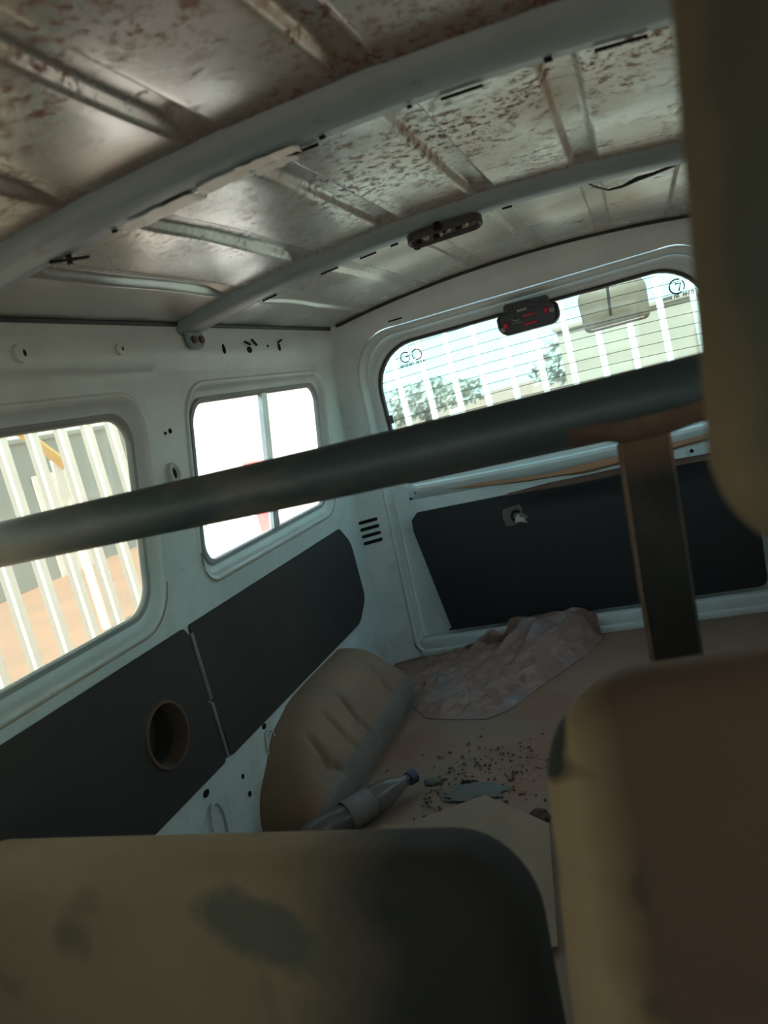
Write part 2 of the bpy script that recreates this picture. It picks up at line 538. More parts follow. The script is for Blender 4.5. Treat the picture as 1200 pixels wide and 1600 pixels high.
def side_window(k, right=False):
    s = -1 if not right else 1
    def mp(y, z, off):
        x = xs(min(z, 0.18)) + off
        return (-x, y, z) if not right else (2 * CX + x, y, z)
    n = {(1, False): 1, (2, False): 2, (1, True): 4, (2, True): 5, (0, False): 6, (0, True): 7}[(k, right)]
    root = empty('window_%d' % n)
    tag(root, kind='structure')
    bm = bmesh.new()
    loft(bm, [[mp(u, v, off) for u, v in wloop(k, ins)] for ins, off in
              ((0.0, 0.0), (0.003, -0.004), (0.010, -0.004), (0.016, 0.006), (0.026, 0.016), (0.040, 0.018))])
    obj('window_frame', bm, M_PAINT, root, angle=60)
    bm = bmesh.new()
    loft(bm, [[mp(u, v, off) for u, v in wloop(k, ins)] for ins, off in ((0.038, 0.018), (0.040, 0.011), (0.050, 0.011), (0.053, 0.017), (0.053, 0.024))])
    obj('rubber_seal', bm, M_GREYSEAL, root, angle=60)
    if not right and k:
        lw_ = [(u, v) for u, v in wloop(k, 0.004, 8) if v < -0.12]
        lw_ = sorted(lw_, key=lambda q: q[0])
        if len(lw_) > 2:
            bm = bmesh.new()
            tube(bm, [mp(u, v, -0.0045) for u, v in lw_], 0.0022, 5)
            obj('dust_line', bm, M_DUSTLINE, root)
    g = M_GLASS_DIRTY if k != 2 else M_GLASS_CLEAR
    if k == 2:
        lp = wloop(k, 0.050)
        yc = 1.965
        def side(lo):
            out = []
            for u, v in lp:
                d = yc + 0.20 * (v + 0.076) + (0.012 if not lo else -0.012)
                out.append((min(u, d + 0.02) if lo else max(u, d - 0.02), v))
            return out
        for lo, off in ((True, 0.018), (False, 0.024)):
            bm = bmesh.new()
            vs = [bm.verts.new(mp(u, v, off)) for u, v in side(lo)]
            bm.faces.new(vs)
            bmesh.ops.remove_doubles(bm, verts=bm.verts[:], dist=0.0005)
            obj('glass_pane', bm, g, root, smooth=False)
        # meeting rails of the two sliding panes
        for dy, wdt, off in ((-0.010, 0.012, 0.016), (0.010, 0.010, 0.020)):
            bm = bmesh.new()
            lo_, hi_ = [], []
            z0, z1 = -0.262, 0.112
            for z, L in ((z0, lo_), (z1, hi_)):
                y = yc + dy + 0.20 * (z + 0.076)
                for a, b in ((-wdt, 0.006), (wdt, 0.006), (wdt, -0.008), (-wdt, -0.008)):
                    L.append(mp(y + a, z, off + b))
            loft(bm, [lo_, hi_], True, True)
            obj('sliding_rail', bm, M_ALU, root)
    else:
        bm = bmesh.new()
        bm.faces.new([bm.verts.new(mp(u, v, 0.022)) for u, v in wloop(k, 0.050)])
        obj('glass_pane', bm, g, root, smooth=False)
    return root
for k in (0, 1, 2):
    side_window(k)
    side_window(k, True)

# floor
bm = sheet([(-1.16, Y0), (0.53, Y0), (0.53, 2.64), (-1.16, 2.64)], [], lambda x, y: (x, y, FL + 0.004 * noise.noise(Vector((x * 4, y * 4, 0)))), frange(-1.16, 0.53, 24), frange(Y0, 2.64, 60))
floor = tag(obj('floor', bm, M_FLOOR), kind='structure', label='flat van floor under reddish brown dust')

# ceiling with pressed channels between the bows
BOWS = (-1.25, -0.25, 0.90, 1.632)
RIBS = [CX + 0.0975 + 0.195 * i for i in range(-3, 3)]
def zc(x):
    t = (x - CX) / 0.657
    return 0.293 + 0.056 * (1 - t * t)
def smooth(t):
    t = max(0.0, min(1.0, t))
    return t * t * (3 - 2 * t)
def ceil_map(x, y):
    z = zc(x)
    d = min(abs(x - r) for r in RIBS)
    rib = 1 - smooth((d - 0.015) / 0.013)
    e = min([abs(y - b) for b in BOWS] + [abs(y - 2.57)])
    dep = 0.016 if y < 1.58 else 0.008
    z += dep * rib * smooth((e - 0.05) / 0.05)
    z += 0.010 * noise.noise(Vector((x * 3.4, y * 2.6, 3.0))) * smooth(e / 0.2) * smooth((0.657 - abs(x - CX)) / 0.15)
    z += 0.002 * noise.noise(Vector((x * 9, y * 7, 9.0))) * smooth(e / 0.2)
    return (x, y, z)
cux = []
for r in RIBS:
    cux += [r + o for o in (-0.030, -0.027, -0.023, -0.019, -0.016, -0.013, 0, 0.013, 0.016, 0.019, 0.023, 0.027, 0.030)]
cux += frange(-0.974, 0.34, 44)
cux = sorted(set(round(c, 4) for c in cux))
ysd = sorted(set(round(c, 4) for c in frange(Y0, 2.57, 110)))
bm = bmesh.new()
grid = [[bm.verts.new(ceil_map(x, y)) for x in cux] for y in ysd]
for i in range(len(ysd) - 1):
    for j in range(len(cux) - 1):
        bm.faces.new((grid[i][j], grid[i][j + 1], grid[i + 1][j + 1], grid[i + 1][j]))
ceil = tag(obj('ceiling', bm, M_CEIL, angle=60), kind='structure', label='bare ribbed sheet metal roof with rust stains')

# roof bows
def bow(yc, wd, name='roof_bow'):
    hw = wd / 2
    prof = [(-hw, 0.006), (-hw + 0.001, -0.008), (-hw + 0.008, -0.020), (-hw + 0.018, -0.025), (0.006, -0.027), (0.011, -0.022), (hw - 0.006, -0.022), (hw, -0.018), (hw + 0.001, 0.004)]
    xsn = frange(-0.972, 0.338, 40)
    bm = bmesh.new()
    rows = [[bm.verts.new((x, yc + p[0], zc(x) + p[1] - 0.004 * (abs(x - CX) / 0.657) ** 6)) for p in prof] for x in xsn]
    for a, b in zip(rows, rows[1:]):
        for i in range(len(prof) - 1):
            bm.faces.new((a[i], a[i + 1], b[i + 1], b[i]))
    return obj(name, bm, M_BOW, ceil, angle=40)
bows = [bow(-1.25, 0.12), bow(-0.25, 0.12), bow(0.902, 0.088), bow(1.632, 0.092)]
def on_bow(parent, yc, items, name, mat):
    for x, y, wx, wy, rz in items:
        bm = bmesh.new()
        z = zc(x) - 0.0245
        sl = math.atan(-2 * 0.056 * (x - CX) / 0.657 ** 2)
        box(bm, (x, y, z), (wx, wy, 0.0035), 0.0008, Matrix.Rotation(rz, 3, 'Z') @ Matrix.Rotation(-sl, 3, 'Y'))
        obj(name, bm, mat, parent, smooth=False)
on_bow(bows[2], 0.902, [(-0.300, 0.928, 0.008, 0.006, 0), (-0.030, 0.930, 0.009, 0.008, 0), (-0.190, 0.934, 0.006, 0.004, 0), (-0.335, 0.945, 0.045, 0.003, 0), (-0.130, 0.945, 0.05, 0.0035, 0), (0.045, 0.945, 0.055, 0.003, 0), (-0.52, 0.944, 0.045, 0.005, 0), (-0.62, 0.934, 0.008, 0.004, 0.5)], 'slot', M_DARK)
on_bow(bows[3], 1.632, [(-0.60, 1.672, 0.045, 0.004, 0), (-0.505, 1.674, 0.04, 0.004, 0), (-0.44, 1.668, 0.018, 0.005, 0), (-0.19, 1.665, 0.020, 0.006, 0), (-0.76, 1.675, 0.04, 0.004, 0)], 'slot', M_DARK)
# end brackets of the rear bow with two bolts
bm = bmesh.new()
loft(bm, [[(-0.958, 1.632 + u, 0.285 + v) for u, v in rloop(-0.035, 0.035, -0.055, 0.02, 0.024)], [(-0.950, 1.632 + u, 0.285 + v) for u, v in rloop(-0.033, 0.033, -0.053, 0.018, 0.022)]], True, True)
brk = obj('end_bracket', bm, M_BOW, bows[3])
for dy in (-0.016, 0.018):
    bm = bmesh.new()
    tube(bm, [(-0.952, 1.632 + dy, 0.252), (-0.944, 1.632 + dy, 0.252)], 0.009, 8)
    obj('bolt', bm, M_RUST, bows[3])
# bright patch on the front bow, built as ragged white strips
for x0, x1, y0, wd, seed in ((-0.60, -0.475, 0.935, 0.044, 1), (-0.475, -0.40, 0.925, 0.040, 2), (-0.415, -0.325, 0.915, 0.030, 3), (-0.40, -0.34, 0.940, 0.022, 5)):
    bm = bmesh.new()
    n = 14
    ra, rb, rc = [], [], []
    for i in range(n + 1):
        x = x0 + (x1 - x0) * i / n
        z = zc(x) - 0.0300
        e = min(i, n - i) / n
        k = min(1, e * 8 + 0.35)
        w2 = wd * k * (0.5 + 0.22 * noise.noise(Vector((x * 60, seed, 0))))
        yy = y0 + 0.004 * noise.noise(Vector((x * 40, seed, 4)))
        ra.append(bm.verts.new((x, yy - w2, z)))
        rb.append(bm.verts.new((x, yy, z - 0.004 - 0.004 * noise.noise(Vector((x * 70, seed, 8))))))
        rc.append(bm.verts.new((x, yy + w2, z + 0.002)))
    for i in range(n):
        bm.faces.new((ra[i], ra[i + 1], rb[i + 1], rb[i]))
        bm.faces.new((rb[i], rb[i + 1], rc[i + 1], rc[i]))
    o = obj('bright_strip', bm, M_WHITE, bows[2])
    if seed == 1: o['label'] = 'ragged white strip added for the bright patch on the grey bow'
# crossed black clip near the left end
bm = bmesh.new()
for a, L in ((0.75, 0.055), (-0.9, 0.045)):
    box(bm, (-0.712, 0.945, zc(-0.712) - 0.026), (L, 0.008, 0.003), 0.001, Matrix.Rotation(a, 3, 'Z'))
tag(obj('clip', bm, M_DARK, bows[2], smooth=False), label='black crossed tape mark')

# wall_rear: header, pillars and sill around the tailgate opening
def rear_y(x):
    t = max(0.0, abs(x - CX) - 0.60)
    return 2.575 - 0.9 * t ** 1.35 if t > 0 else 2.575
def rear_map(x, z):
    y = rear_y(x)
    # rounded shoulder towards the wall; upper part leans forward slightly
    if z > 0.2: y -= 0.02 * smooth((z - 0.2) / 0.1)
    return (x, y, z)
cz = lambda x: zc(max(-0.974, min(0.34, x))) + 0.006
outer = [(-1.045, FL), (0.411, FL), (0.411, -0.37), (0.345, 0.30)]
outer += [(x, cz(x)) for x in frange(0.33, -0.964, 24)]
outer += [(-0.979, 0.30), (-1.045, -0.37)]
DOOR = (-0.955, 0.321, -0.925, 0.238)
def dloop(ins, n=10):
    x0, x1, z0, z1 = DOOR
    lp = rloop(x0 + ins, x1 - ins, z0 + ins, z1 - ins, max(0.05 - ins, 0.01), n, 0, 0.15 - ins * 0.7)
    out = []
    for x, z in lp:      # the opening narrows upwards and its top edge is bowed
        k = 1 - 0.055 * smooth((z + 0.35) / 0.5)
        out.append((CX + (x - CX) * k, z + (0.018 * (1 - ((x - CX) / 0.62) ** 2) if z > 0 else 0)))
    return out
bm = sheet(outer, [dloop(0)], rear_map, frange(-1.045, 0.411, 50), frange(FL, 0.34, 26))
wrr = tag(obj('wall_rear', bm, M_PAINT, angle=50), kind='structure', label='white pressed metal frame around the tailgate')
bm = bmesh.new()
loft(bm, [[(x, rear_y(x) + dy, z) for x, z in dloop(ins)] for ins, dy in ((0, 0), (0.001, -0.004), (0.006, -0.007), (0.012, -0.004), (0.014, 0.006), (0.020, 0.03))])
obj('opening_lip', bm, M_PAINT, wrr, angle=60)
bm = bmesh.new()
loft(bm, [[(x, 2.60 + dy, z) for x, z in dloop(ins)] for ins, dy in ((0.002, 0), (0.008, -0.012), (0.016, -0.012), (0.022, 0.0), (0.022, 0.02))])
obj('weatherstrip', bm, M_PAINT, wrr, angle=60)
bm = bmesh.new()
lpd = dloop(0.001, 10)
sel = [(x, z) for x, z in lpd if x < -0.84 and z < 0.02]
sel = sorted(sel, key=lambda q: -q[1])
dense = []
for (a0, a1), (b0, b1) in zip(sel, sel[1:]):
    for t in frange(0, 1, 6)[:-1]:
        zz = a1 + (b1 - a1) * t
        k = 1 - 0.055 * smooth((zz + 0.35) / 0.5)
        xx = CX + (-0.955 + 0.001 - CX) * k if zz > -0.87 else a0 + (b0 - a0) * t
        dense.append((xx, rear_y(xx) - 0.004, zz))
tube(bm, dense, 0.0032, 6)
tag(obj('dust_line', bm, mottled('brown_dust_line', (0.22, 0.14, 0.095), (0.16, 0.11, 0.08), 14, 0.9), wrr), label='brown dirt line along the lower left edge of the opening')
# seam between roof and header
bm = bmesh.new()
tube(bm, [(x, 2.553, zc(x) - 0.003) for x in frange(-0.97, 0.335, 40)], 0.006, 6)
obj('seam', bm, M_RUBBER, wrr)
# side seam under the roof rail
bm = bmesh.new()
tube(bm, [(-0.966, y, 0.292) for y in frange(Y0, 2.55, 20)], 0.006, 6)
obj('seam', bm, M_RUBBER, wl)
# slits in the rear left pillar
for i in range(4):
    z = -0.392 - 0.0255 * i
    bm = bmesh.new()
    x0, x1 = -1.035 - 0.001 * i, -0.973
    lp0, lp1 = [], []
    for u, v in rloop(x0, x1, z - 0.006, z + 0.006, 0.0055, 5):
        lp0.append((u, rear_y(u) - 0.003, v))
        lp1.append((u, rear_y(u) + 0.006, v))
    loft(bm, [lp0, lp1], True, True)
    obj('vent_slit', bm, M_DARK, wrr, smooth=False)
# header slots
for x, z in ((-0.735, 0.262), (-0.20, 0.283), (0.08, 0.275)):
    bm = bmesh.new()
    box(bm, (x, 2.563, z), (0.05, 0.006, 0.005), 0.001)
    obj('slot', bm, M_DARK, wrr, smooth=False)
# hanging hinge screw on the pillar, scratches
for x, z, r in ((-0.993, 0.012, 0.012), (-0.985, -0.06, 0.010)):
    bm = bmesh.new()
    tube(bm, [(x, rear_y(x) - 0.002, z), (x, rear_y(x) - 0.010, z)], [r, r * 0.7], 12)
    obj('plug', bm, M_PAINT, wrr)

# small fittings on the left wall
def wall_disc(name, y, z, r, h, mat, sy=1.0):
    bm = bmesh.new()
    x = -xs(z)
    loft(bm, [[(x + hh, u, v) for u, v in circ(y, z, rr * sy, rr, 14)] for hh, rr in ((-0.002, r), (h, r), (h + 0.002, r * 0.6))], False, True)
    return obj(name, bm, mat, wl)
for y, z, r in ((1.08, 0.232, 0.016), (1.35, 0.236, 0.012)):
    wall_disc('plug', y, z, r, 0.006, M_PAINT)
    wall_disc('plug_hole', y + 0.004, z, r * 0.5, 0.007, M_DARK, 0.6)
for y, z, r, sy in ((1.777, 0.233, 0.013, 0.6), (1.915, 0.229, 0.009, 1.6), (2.104, 0.235, 0.012, 0.7), (2.03, 0.238, 0.004, 1), (1.49, 0.058, 0.006, 1), (1.47, 0.055, 0.004, 1), (1.582, -0.702, 0.007, 1.5), (1.439, -0.756, 0.006, 1), (1.446, -0.805, 0.007, 1), (1.297, -0.714, 0.008, 1.5)):
    wall_disc('screw_hole', y, z, r, 0.001, M_DARK, sy)
for y, z in ((1.581, -0.763), (1.30, -0.79)):      # pressed ovals with a raised rim
    bm = bmesh.new()
    tube(bm, [(-1.0265, y + 0.026 * math.cos(a), z + 0.05 * math.sin(a)) for a in frange(0, 2 * PI, 24)], 0.0025, 6, False)
    obj('pressed_rim', bm, M_PAINT, wl)
# torn clips on the roof rail
for y, z in ((1.90, 0.245), (1.94, 0.247), (2.105, 0.25)):
    bm = bmesh.new()
    box(bm, (-xs(z) + 0.006, y, z), (0.006, 0.028, 0.004), 0.001, Matrix.Rotation(random.uniform(-0.9, 0.9), 3, 'X'))
    obj('torn_clip', bm, M_DARK, wl, smooth=False)
# white coat loop on the pillar between the side windows
bm = bmesh.new()
loft(bm, [[(-1.004 + h, 1.463 + u, -0.035 + v) for u, v in circ(0, 0, r * 0.8, r, 20)] for h, r in ((-0.004, 0.026), (0.010, 0.024), (0.013, 0.018), (0.006, 0.012))], False, False)
fl = obj('belt_anchor', bm, M_PAINT, wl)
wall_disc('anchor_hole', 1.463, -0.035, 0.014, 0.005, M_DARK, 0.7)

# ------------------------------------------------------------------ charcoal side panels
def panel_poly(pts, r, n=5):
    """round the corners of a polygon"""
    out = []
    N = len(pts)
    for i, p in enumerate(pts):
        a, b, c = Vector(pts[i - 1]), Vector(p), Vector(pts[(i + 1) % N])
        rr = r[i] if isinstance(r, (list, tuple)) else r
        if rr <= 0:
            out.append(tuple(b)); continue
        d1, d2 = (a - b).normalized(), (c - b).normalized()
        p1, p2 = b + d1 * rr, b + d2 * rr
        for k in range(n + 1):
            t = k / n
            q = (1 - t) ** 2 * p1 + 2 * t * (1 - t) * b + t * t * p2
            out.append(tuple(q))
    return out

def flat_panel(name, poly, holes, off, th, mat, parent, wallmap):
    """sheet with thickness, lying off the wall by off"""
    bm = sheet(poly, holes, lambda u, v: wallmap(u, v, off + th))
    for lp in [poly] + holes:
        loft(bm, [[wallmap(u, v, off) for u, v in lp], [wallmap(u, v, off + th) for u, v in lp]])
    return obj(name, bm, mat, parent, angle=40)
wm = lambda u, v, o: (-1.035 + o - (0.0 if v < -0.374 else -0.09 * (v + 0.374)), u, v)
tp = empty('side_trim_panel', (0, 0, 0))
tag(tp, 'long charcoal hardboard panel under the near side window with a round speaker hole', 'trim panel', 'charcoal panels on the left wall')
flat_panel('board', panel_poly([(-1.6, -0.69), (1.388, -0.69), (1.388, -0.385), (1.375, -0.366), (-1.6, -0.366)], [0.01, 0.012, 0.006, 0.006, 0.01]), [circ(SPK[0], SPK[1], SPK[2])], 0.003, 0.004, M_GREYPANEL, tp, wm)
bm = bmesh.new()
loft(bm, [[(-1.028 + h, u, v) for u, v in circ(SPK[0], SPK[1], r, None, 36)] for h, r in ((0.0, 0.071), (0.005, 0.069), (0.005, 0.063), (-0.004, 0.061), (-0.03, 0.058))])
tag(obj('speaker_ring', bm, mottled('brown_dusty_ring', (0.10, 0.06, 0.045), (0.07, 0.05, 0.04), 20, 0.8), tp), label='dusty brown rim of the speaker hole')
tp2 = empty('side_trim_panel', (0, 0, 0))
tag(tp2, 'charcoal hardboard panel with cut corners below the rear side window', 'trim panel', 'charcoal panels on the left wall')
flat_panel('board', panel_poly([(1.412, -0.69), (2.30, -0.69), (2.395, -0.63), (2.395, -0.43), (2.33, -0.366), (1.40, -0.366)], [0.008, 0.03, 0.03, 0.03, 0.01, 0.01]), [], 0.003, 0.004, M_GREYPANEL, tp2, wm)
bm = bmesh.new()
for a, b in ((-0.385, -0.545), (-0.55, -0.685)):
    box(bm, (-1.030, 1.399, (a + b) / 2), (0.008, 0.011, a - b), 0.002)
tag(obj('joint_strip', bm, mottled('dull_grey_strip', (0.13, 0.14, 0.135), (0.18, 0.18, 0.17), 20, 0.6), tp2), label='dull grey metal strip covering the joint')

# wheel arch under dusty tan vinyl
AY0, AY1 = 1.45, 2.215
def arch_section(y):
    en = min(1.0, (y - AY0) / 0.34)
    ef = min(1.0, (AY1 - y) / 0.13)
    r_ = math.sqrt(max(0.0, 1 - (1 - en) ** 2)) * math.sqrt(max(0.0, 1 - (1 - ef) ** 2))
    h = 0.215 * r_ + 0.003
    wx = 0.180 * (0.86 + 0.14 * r_)
    hs = 0.075 * min(1.0, r_ * 1.6) + 0.001
    pts = []
    n = 24
    for i in range(n + 1):
        a = i / n
        if a < 0.20:
            x, z = wx + 0.006 * math.sin(a / 0.2 * PI), hs * (a / 0.20)
        else:
            b = (a - 0.20) / 0.80
            x = wx * (1 - b) + 0.022 * math.sin(b * PI) * r_
            z = hs + max(h - hs, 0) * math.sin(b * PI / 2) + 0.012 * math.sin(min(b * 3, 1) * PI / 2) * r_
        cr_ = 0.0
        for yc, bend, dep in ((1.60, 0.12, 0.013), (1.80, 0.10, 0.012), (2.03, 0.06, 0.008), (1.70, 0.08, 0.007)):
            yy = yc + bend * (a - 0.5) * (1 if a > 0.3 else 0)
            d = (y - yy) / 0.009
            cr_ += dep * math.exp(-d * d) * smooth((a - 0.18) / 0.1) * smooth((0.75 - a) / 0.25)
        k = 1 - cr_ / 0.15
        nz = 0.005 * noise.noise(Vector((x * 14, y * 9, z * 14)))
        pts.append((-1.035 + x * k + nz, y, FL + z * k + nz))
    return pts
bm = bmesh.new()
rows = [[bm.verts.new(p) for p in arch_section(y)] for y in frange(AY0, AY1, 170)]
for a, b in zip(rows, rows[1:]):
    for i in range(len(a) - 1):
        f = bm.faces.new((a[i], a[i + 1], b[i + 1], b[i]))
        f.material_index = 1 if i < 6 else 0
arch = obj('wheel_arch', bm, [M_VINYL, M_VINYLSIDE], angle=70)
tag(arch, 'rounded hump under creased dusty tan vinyl at the foot of the left wall', 'wheel arch')

# ------------------------------------------------------------------ tailgate: door_1, its window_3
YD = 2.622
GW = (-0.872, 0.238, -0.300, 0.186)
def gloop(ins, n=10):
    x0, x1, z0, z1 = GW
    lp = rloop(x0 + ins, x1 - ins, z0 + ins, z1 - ins, max(0.035 - ins * 0.5, 0.01), n, 0, 0.15 - ins * 0.7)
    return [(x, z + (0.014 * (1 - ((x - CX) / 0.555) ** 2) if z > 0 else 0)) for x, z in lp]
door = tag(empty('door_1'), kind='structure')
ol = [(-0.975, FL + 0.012), (0.341, FL + 0.012), (0.341, 0.275), (-0.975, 0.275)]
def gate_y(x, z):
    y = YD
    if -0.40 < z < -0.30: y -= 0.0
    return y
bm = sheet(ol, [gloop(0)], lambda x, z: (x, gate_y(x, z), z), frange(-0.975, 0.341, 16), frange(FL, 0.27, 16))
obj('inner_skin', bm, M_PAINT, door)
bm = bmesh.new()
loft(bm, [[(x, YD + dy, z) for x, z in gloop(ins)] for ins, dy in ((-0.018, 0.001), (-0.016, -0.005), (-0.006, -0.006), (0.0, 0.0), (0.002, 0.02))])
obj('window_surround', bm, M_PAINT, door, angle=60)
# lower ledge: rounded lip with dust on top
xsL = frange(-0.86, 0.226, 50)
bm = bmesh.new()
prof = [(0.0, 0.0), (-0.022, -0.001), (-0.034, -0.006), (-0.038, -0.016), (-0.034, -0.026), (-0.016, -0.046), (0.0, -0.058)]
def sag(x):
    t = (x - CX) / 0.54
    return -0.302 - 0.010 * (1 - t * t)
rows = []
for x in xsL:
    e = smooth(min(x + 0.86, 0.226 - x) / 0.05)
    rows.append([bm.verts.new((x, YD + dy * e, sag(x) + dz)) for dy, dz in prof])
for a, b in zip(rows, rows[1:]):
    for i in range(len(prof) - 1):
        bm.faces.new((a[i], a[i + 1], b[i + 1], b[i]))
obj('ledge', bm, M_PAINT, door)
bm = bmesh.new()      # drift of dust lying along the pressing below the ledge
rows = []
for x in frange(-0.83, 0.20, 60):
    w2 = 0.008 + 0.009 * noise.noise(Vector((x * 7, 2, 0))) + 0.008 * smooth((x + 0.6) / 0.5)
    w2 = max(w2, 0.002)
    zc_ = sag(x) - 0.040 - 0.010 * smooth((x + 0.75) / 0.5) + 0.010 * math.sin(x * 5)
    rows.append([bm.verts.new((x, YD - 0.0205 - d, zc_ + w2 * k)) for k, d in ((-1, -0.012), (-0.4, 0.002), (0.4, 0.004), (1, 0.004))])
for a, b in zip(rows, rows[1:]):
    for i in range(3):
        bm.faces.new((a[i], a[i + 1], b[i + 1], b[i]))
tag(obj('dust_drift', bm, M_ORANGEDUST, door), label='orange dust settled along the pressing')
# sill below the panel
bm = bmesh.new()
box(bm, (CX, 2.596, -0.897), (1.24, 0.05, 0.052), 0.008)
obj('sill_strip', bm, M_PAINT, door)
bm = bmesh.new()
box(bm, (CX, 2.570, -0.921), (1.24, 0.02, 0.024), 0.005)
obj('sill_step', bm, M_PAINT, door)

w3 = tag(empty('window_3'), kind='structure')
bm = bmesh.new()
bm.faces.new([bm.verts.new((x, YD + 0.016, z)) for x, z in gloop(0.004)])
obj('glass_pane', bm, M_GLASS_REAR, w3, smooth=False)
bm = bmesh.new()
loft(bm, [[(x, YD + dy, z) for x, z in gloop(ins)] for ins, dy in ((0.0, 0.004), (0.002, -0.002), (0.009, -0.001), (0.012, 0.012))])
obj('rubber_seal', bm, M_RUBBER, w3, angle=60)
zl = 0.172
while zl > -0.28:       # heater wires
    bm = bmesh.new()
    pts = []
    hw = 0.545
    if zl > 0.05: hw = 0.545 - 0.125 * ((zl - 0.05) / 0.12) ** 2
    for t in frange(-1, 1, 30):
        x = CX + hw * t
        pts.append((x, YD + 0.013, zl + 0.012 * (1 - t * t)))
    tube(bm, pts, 0.0009, 4)
    obj('heater_wire', bm, M_HEAT, w3)
    zl -= 0.0345
bm = bmesh.new()
box(bm, (-0.858, YD + 0.006, -0.062), (0.022, 0.012, 0.030), 0.003)
obj('heater_terminal', bm, M_BLACKPL, w3)

def stroke(bm, pts, r=0.0022):
    tube(bm, [(x, YD + 0.012, z) for x, z in pts], r, 5)
def arcp(cx, cz_, r, a0, a1, n=14):
    return [(cx + r * math.cos(math.radians(a)), cz_ + r * math.sin(math.radians(a))) for a in frange(a0, a1, n)]
def printed_mark(x, z, parent, kind):
    bm = bmesh.new()
    if kind == 0:       # two linked open rings, seen from behind
        stroke(bm, arcp(x - 0.021, z, 0.0175, 45, 300))
        stroke(bm, [(x - 0.019, z + 0.001), (x - 0.005, z + 0.001), (x - 0.010, z - 0.012)])
        stroke(bm, arcp(x + 0.021, z, 0.0175, 150, -110))
        stroke(bm, [(x + 0.006, z + 0.002), (x + 0.006, z - 0.012), (x + 0.014, z - 0.010)])
    else:
        stroke(bm, arcp(x, z, 0.022, 60, 300), 0.0024)
        stroke(bm, [(x - 0.004, z + 0.008), (x + 0.012, z + 0.008), (x + 0.004, z - 0.014)], 0.0026)
        stroke(bm, arcp(x, z, 0.022, -40, 40), 0.0018)
    # small row of blocky reversed letters underneath
    rnd = random.Random(3 + kind)
    xx = x - 0.046
    i = 0
    while xx < x + 0.046:
        if i == 6:
            xx += 0.010
        zb, zt = z - 0.034, z - 0.024
        stroke(bm, [(xx, zb), (xx, zt)], 0.0013)
        stroke(bm, [(xx, zt), (xx + 0.005, zt)], 0.0012)
        if rnd.random() < 0.6: stroke(bm, [(xx, (zb + zt) / 2), (xx + 0.005, (zb + zt) / 2)], 0.0012)
        if rnd.random() < 0.6: stroke(bm, [(xx + 0.005, zb), (xx + 0.005, zt)], 0.0012)
        xx += 0.0083
        i += 1
    tag(obj('printed_mark', bm, M_HEAT, parent), label='small dark maker mark printed on the glass, reversed')
printed_mark(-0.730, 0.136, w3, 0)
printed_mark(0.150, 0.125, w3, 1)

# black board on the tailgate
tb = tag(empty('tailgate_panel', (0, 0, 0)), 'large black hardboard panel with rounded corners on the tailgate', 'trim panel')
def tb_map(u, v, o):
    y = 2.598 - o
    if v > -0.46 and u > -0.55:       # top edge curling away from the skin
        y -= 0.016 * smooth((u + 0.55) / 0.2) * smooth((v + 0.46) / 0.05)
    return (u, y, v)
def top_z(u):
    return -0.405 - 0.012 * smooth((u + 0.45) / 0.35) * (0.6 + 0.4 * math.sin(u * 12))
top = [(u, top_z(u)) for u in frange(0.235, -0.835, 24)]
poly = panel_poly([(-0.842, -0.857), (0.245, -0.857), (0.262, -0.50)], [0.03, 0.03, 0]) + [(0.258, -0.43)] + top + [(-0.862, -0.43), (-0.866, -0.47)]
bm = sheet(poly, [], lambda u, v: tb_map(u, v, 0.003), frange(-0.86, 0.22, 20), frange(-0.86, -0.40, 12))
loft(bm, [[tb_map(u, v, 0) for u, v in poly], [tb_map(u, v, 0.003) for u, v in poly]])
obj('board', bm, M_BLACKPANEL, tb, angle=60)
bm = bmesh.new()                       # brown raw edge behind the curl
rows = []
for u in frange(-0.50, 0.19, 30):
    e = smooth((u + 0.50) / 0.2) * smooth((0.2 - u) / 0.05)
    rows.append([bm.verts.new((u, 2.5775, top_z(u) - 0.002)), bm.verts.new((u, 2.5795, top_z(u) + 0.003 + 0.011 * e)), bm.verts.new((u, 2.597, top_z(u) + 0.004 + 0.012 * e))])
for a, b in zip(rows, rows[1:]):
    for i in range(2):
        bm.faces.new((a[i], a[i + 1], b[i + 1], b[i]))
tag(obj('raw_edge', bm, M_RUST, tb), label='raw brown edge where the board curls away')
# torn opening with the latch showing
LX, LZ = -0.490, -0.483
bm = bmesh.new()
ragged = [(-0.040, 0.030), (-0.015, 0.033), (0.020, 0.037), (0.026, 0.020), (0.022, 0.008), (0.040, -0.010), (0.030, -0.016), (0.036, -0.033), (0.010, -0.026), (-0.020, -0.032), (-0.042, -0.028), (-0.046, 0.0)]
loft(bm, [[(LX + a, 2.594, LZ + b) for a, b in ragged], [(LX + a, 2.590, LZ + b) for a, b in ragged]], True, True)
latch = obj('latch_cover', bm, mottled('torn_grey_card', (0.085, 0.085, 0.08), (0.13, 0.12, 0.11), 30, 0.8), tb, smooth=False)
bm = bmesh.new()
tube(bm, arcp2 if False else [(LX + 0.002 + 0.016 * math.cos(a), 2.587, LZ + 0.018 * math.sin(a)) for a in frange(0.6, 4.2, 12)], 0.005, 6)
obj('latch_hook', bm, M_DARK, latch)
bm = bmesh.new()
loft(bm, [[(LX + a, 2.589, LZ + b) for a, b in ((-0.002, -0.004), (0.012, 0.010), (0.014, -0.006), (0.034, -0.012), (0.028, -0.017), (0.035, -0.031), (0.012, -0.022), (-0.008, -0.024))],
          [(LX + a * 0.9, 2.583, LZ + b * 0.9) for a, b in ((-0.002, -0.004), (0.012, 0.010), (0.014, -0.006), (0.034, -0.012), (0.028, -0.017), (0.035, -0.031), (0.012, -0.022), (-0.008, -0.024))]], False, True)
tag(obj('metal_flap', bm, M_ALU, latch, smooth=False), label='bright bent metal flap')
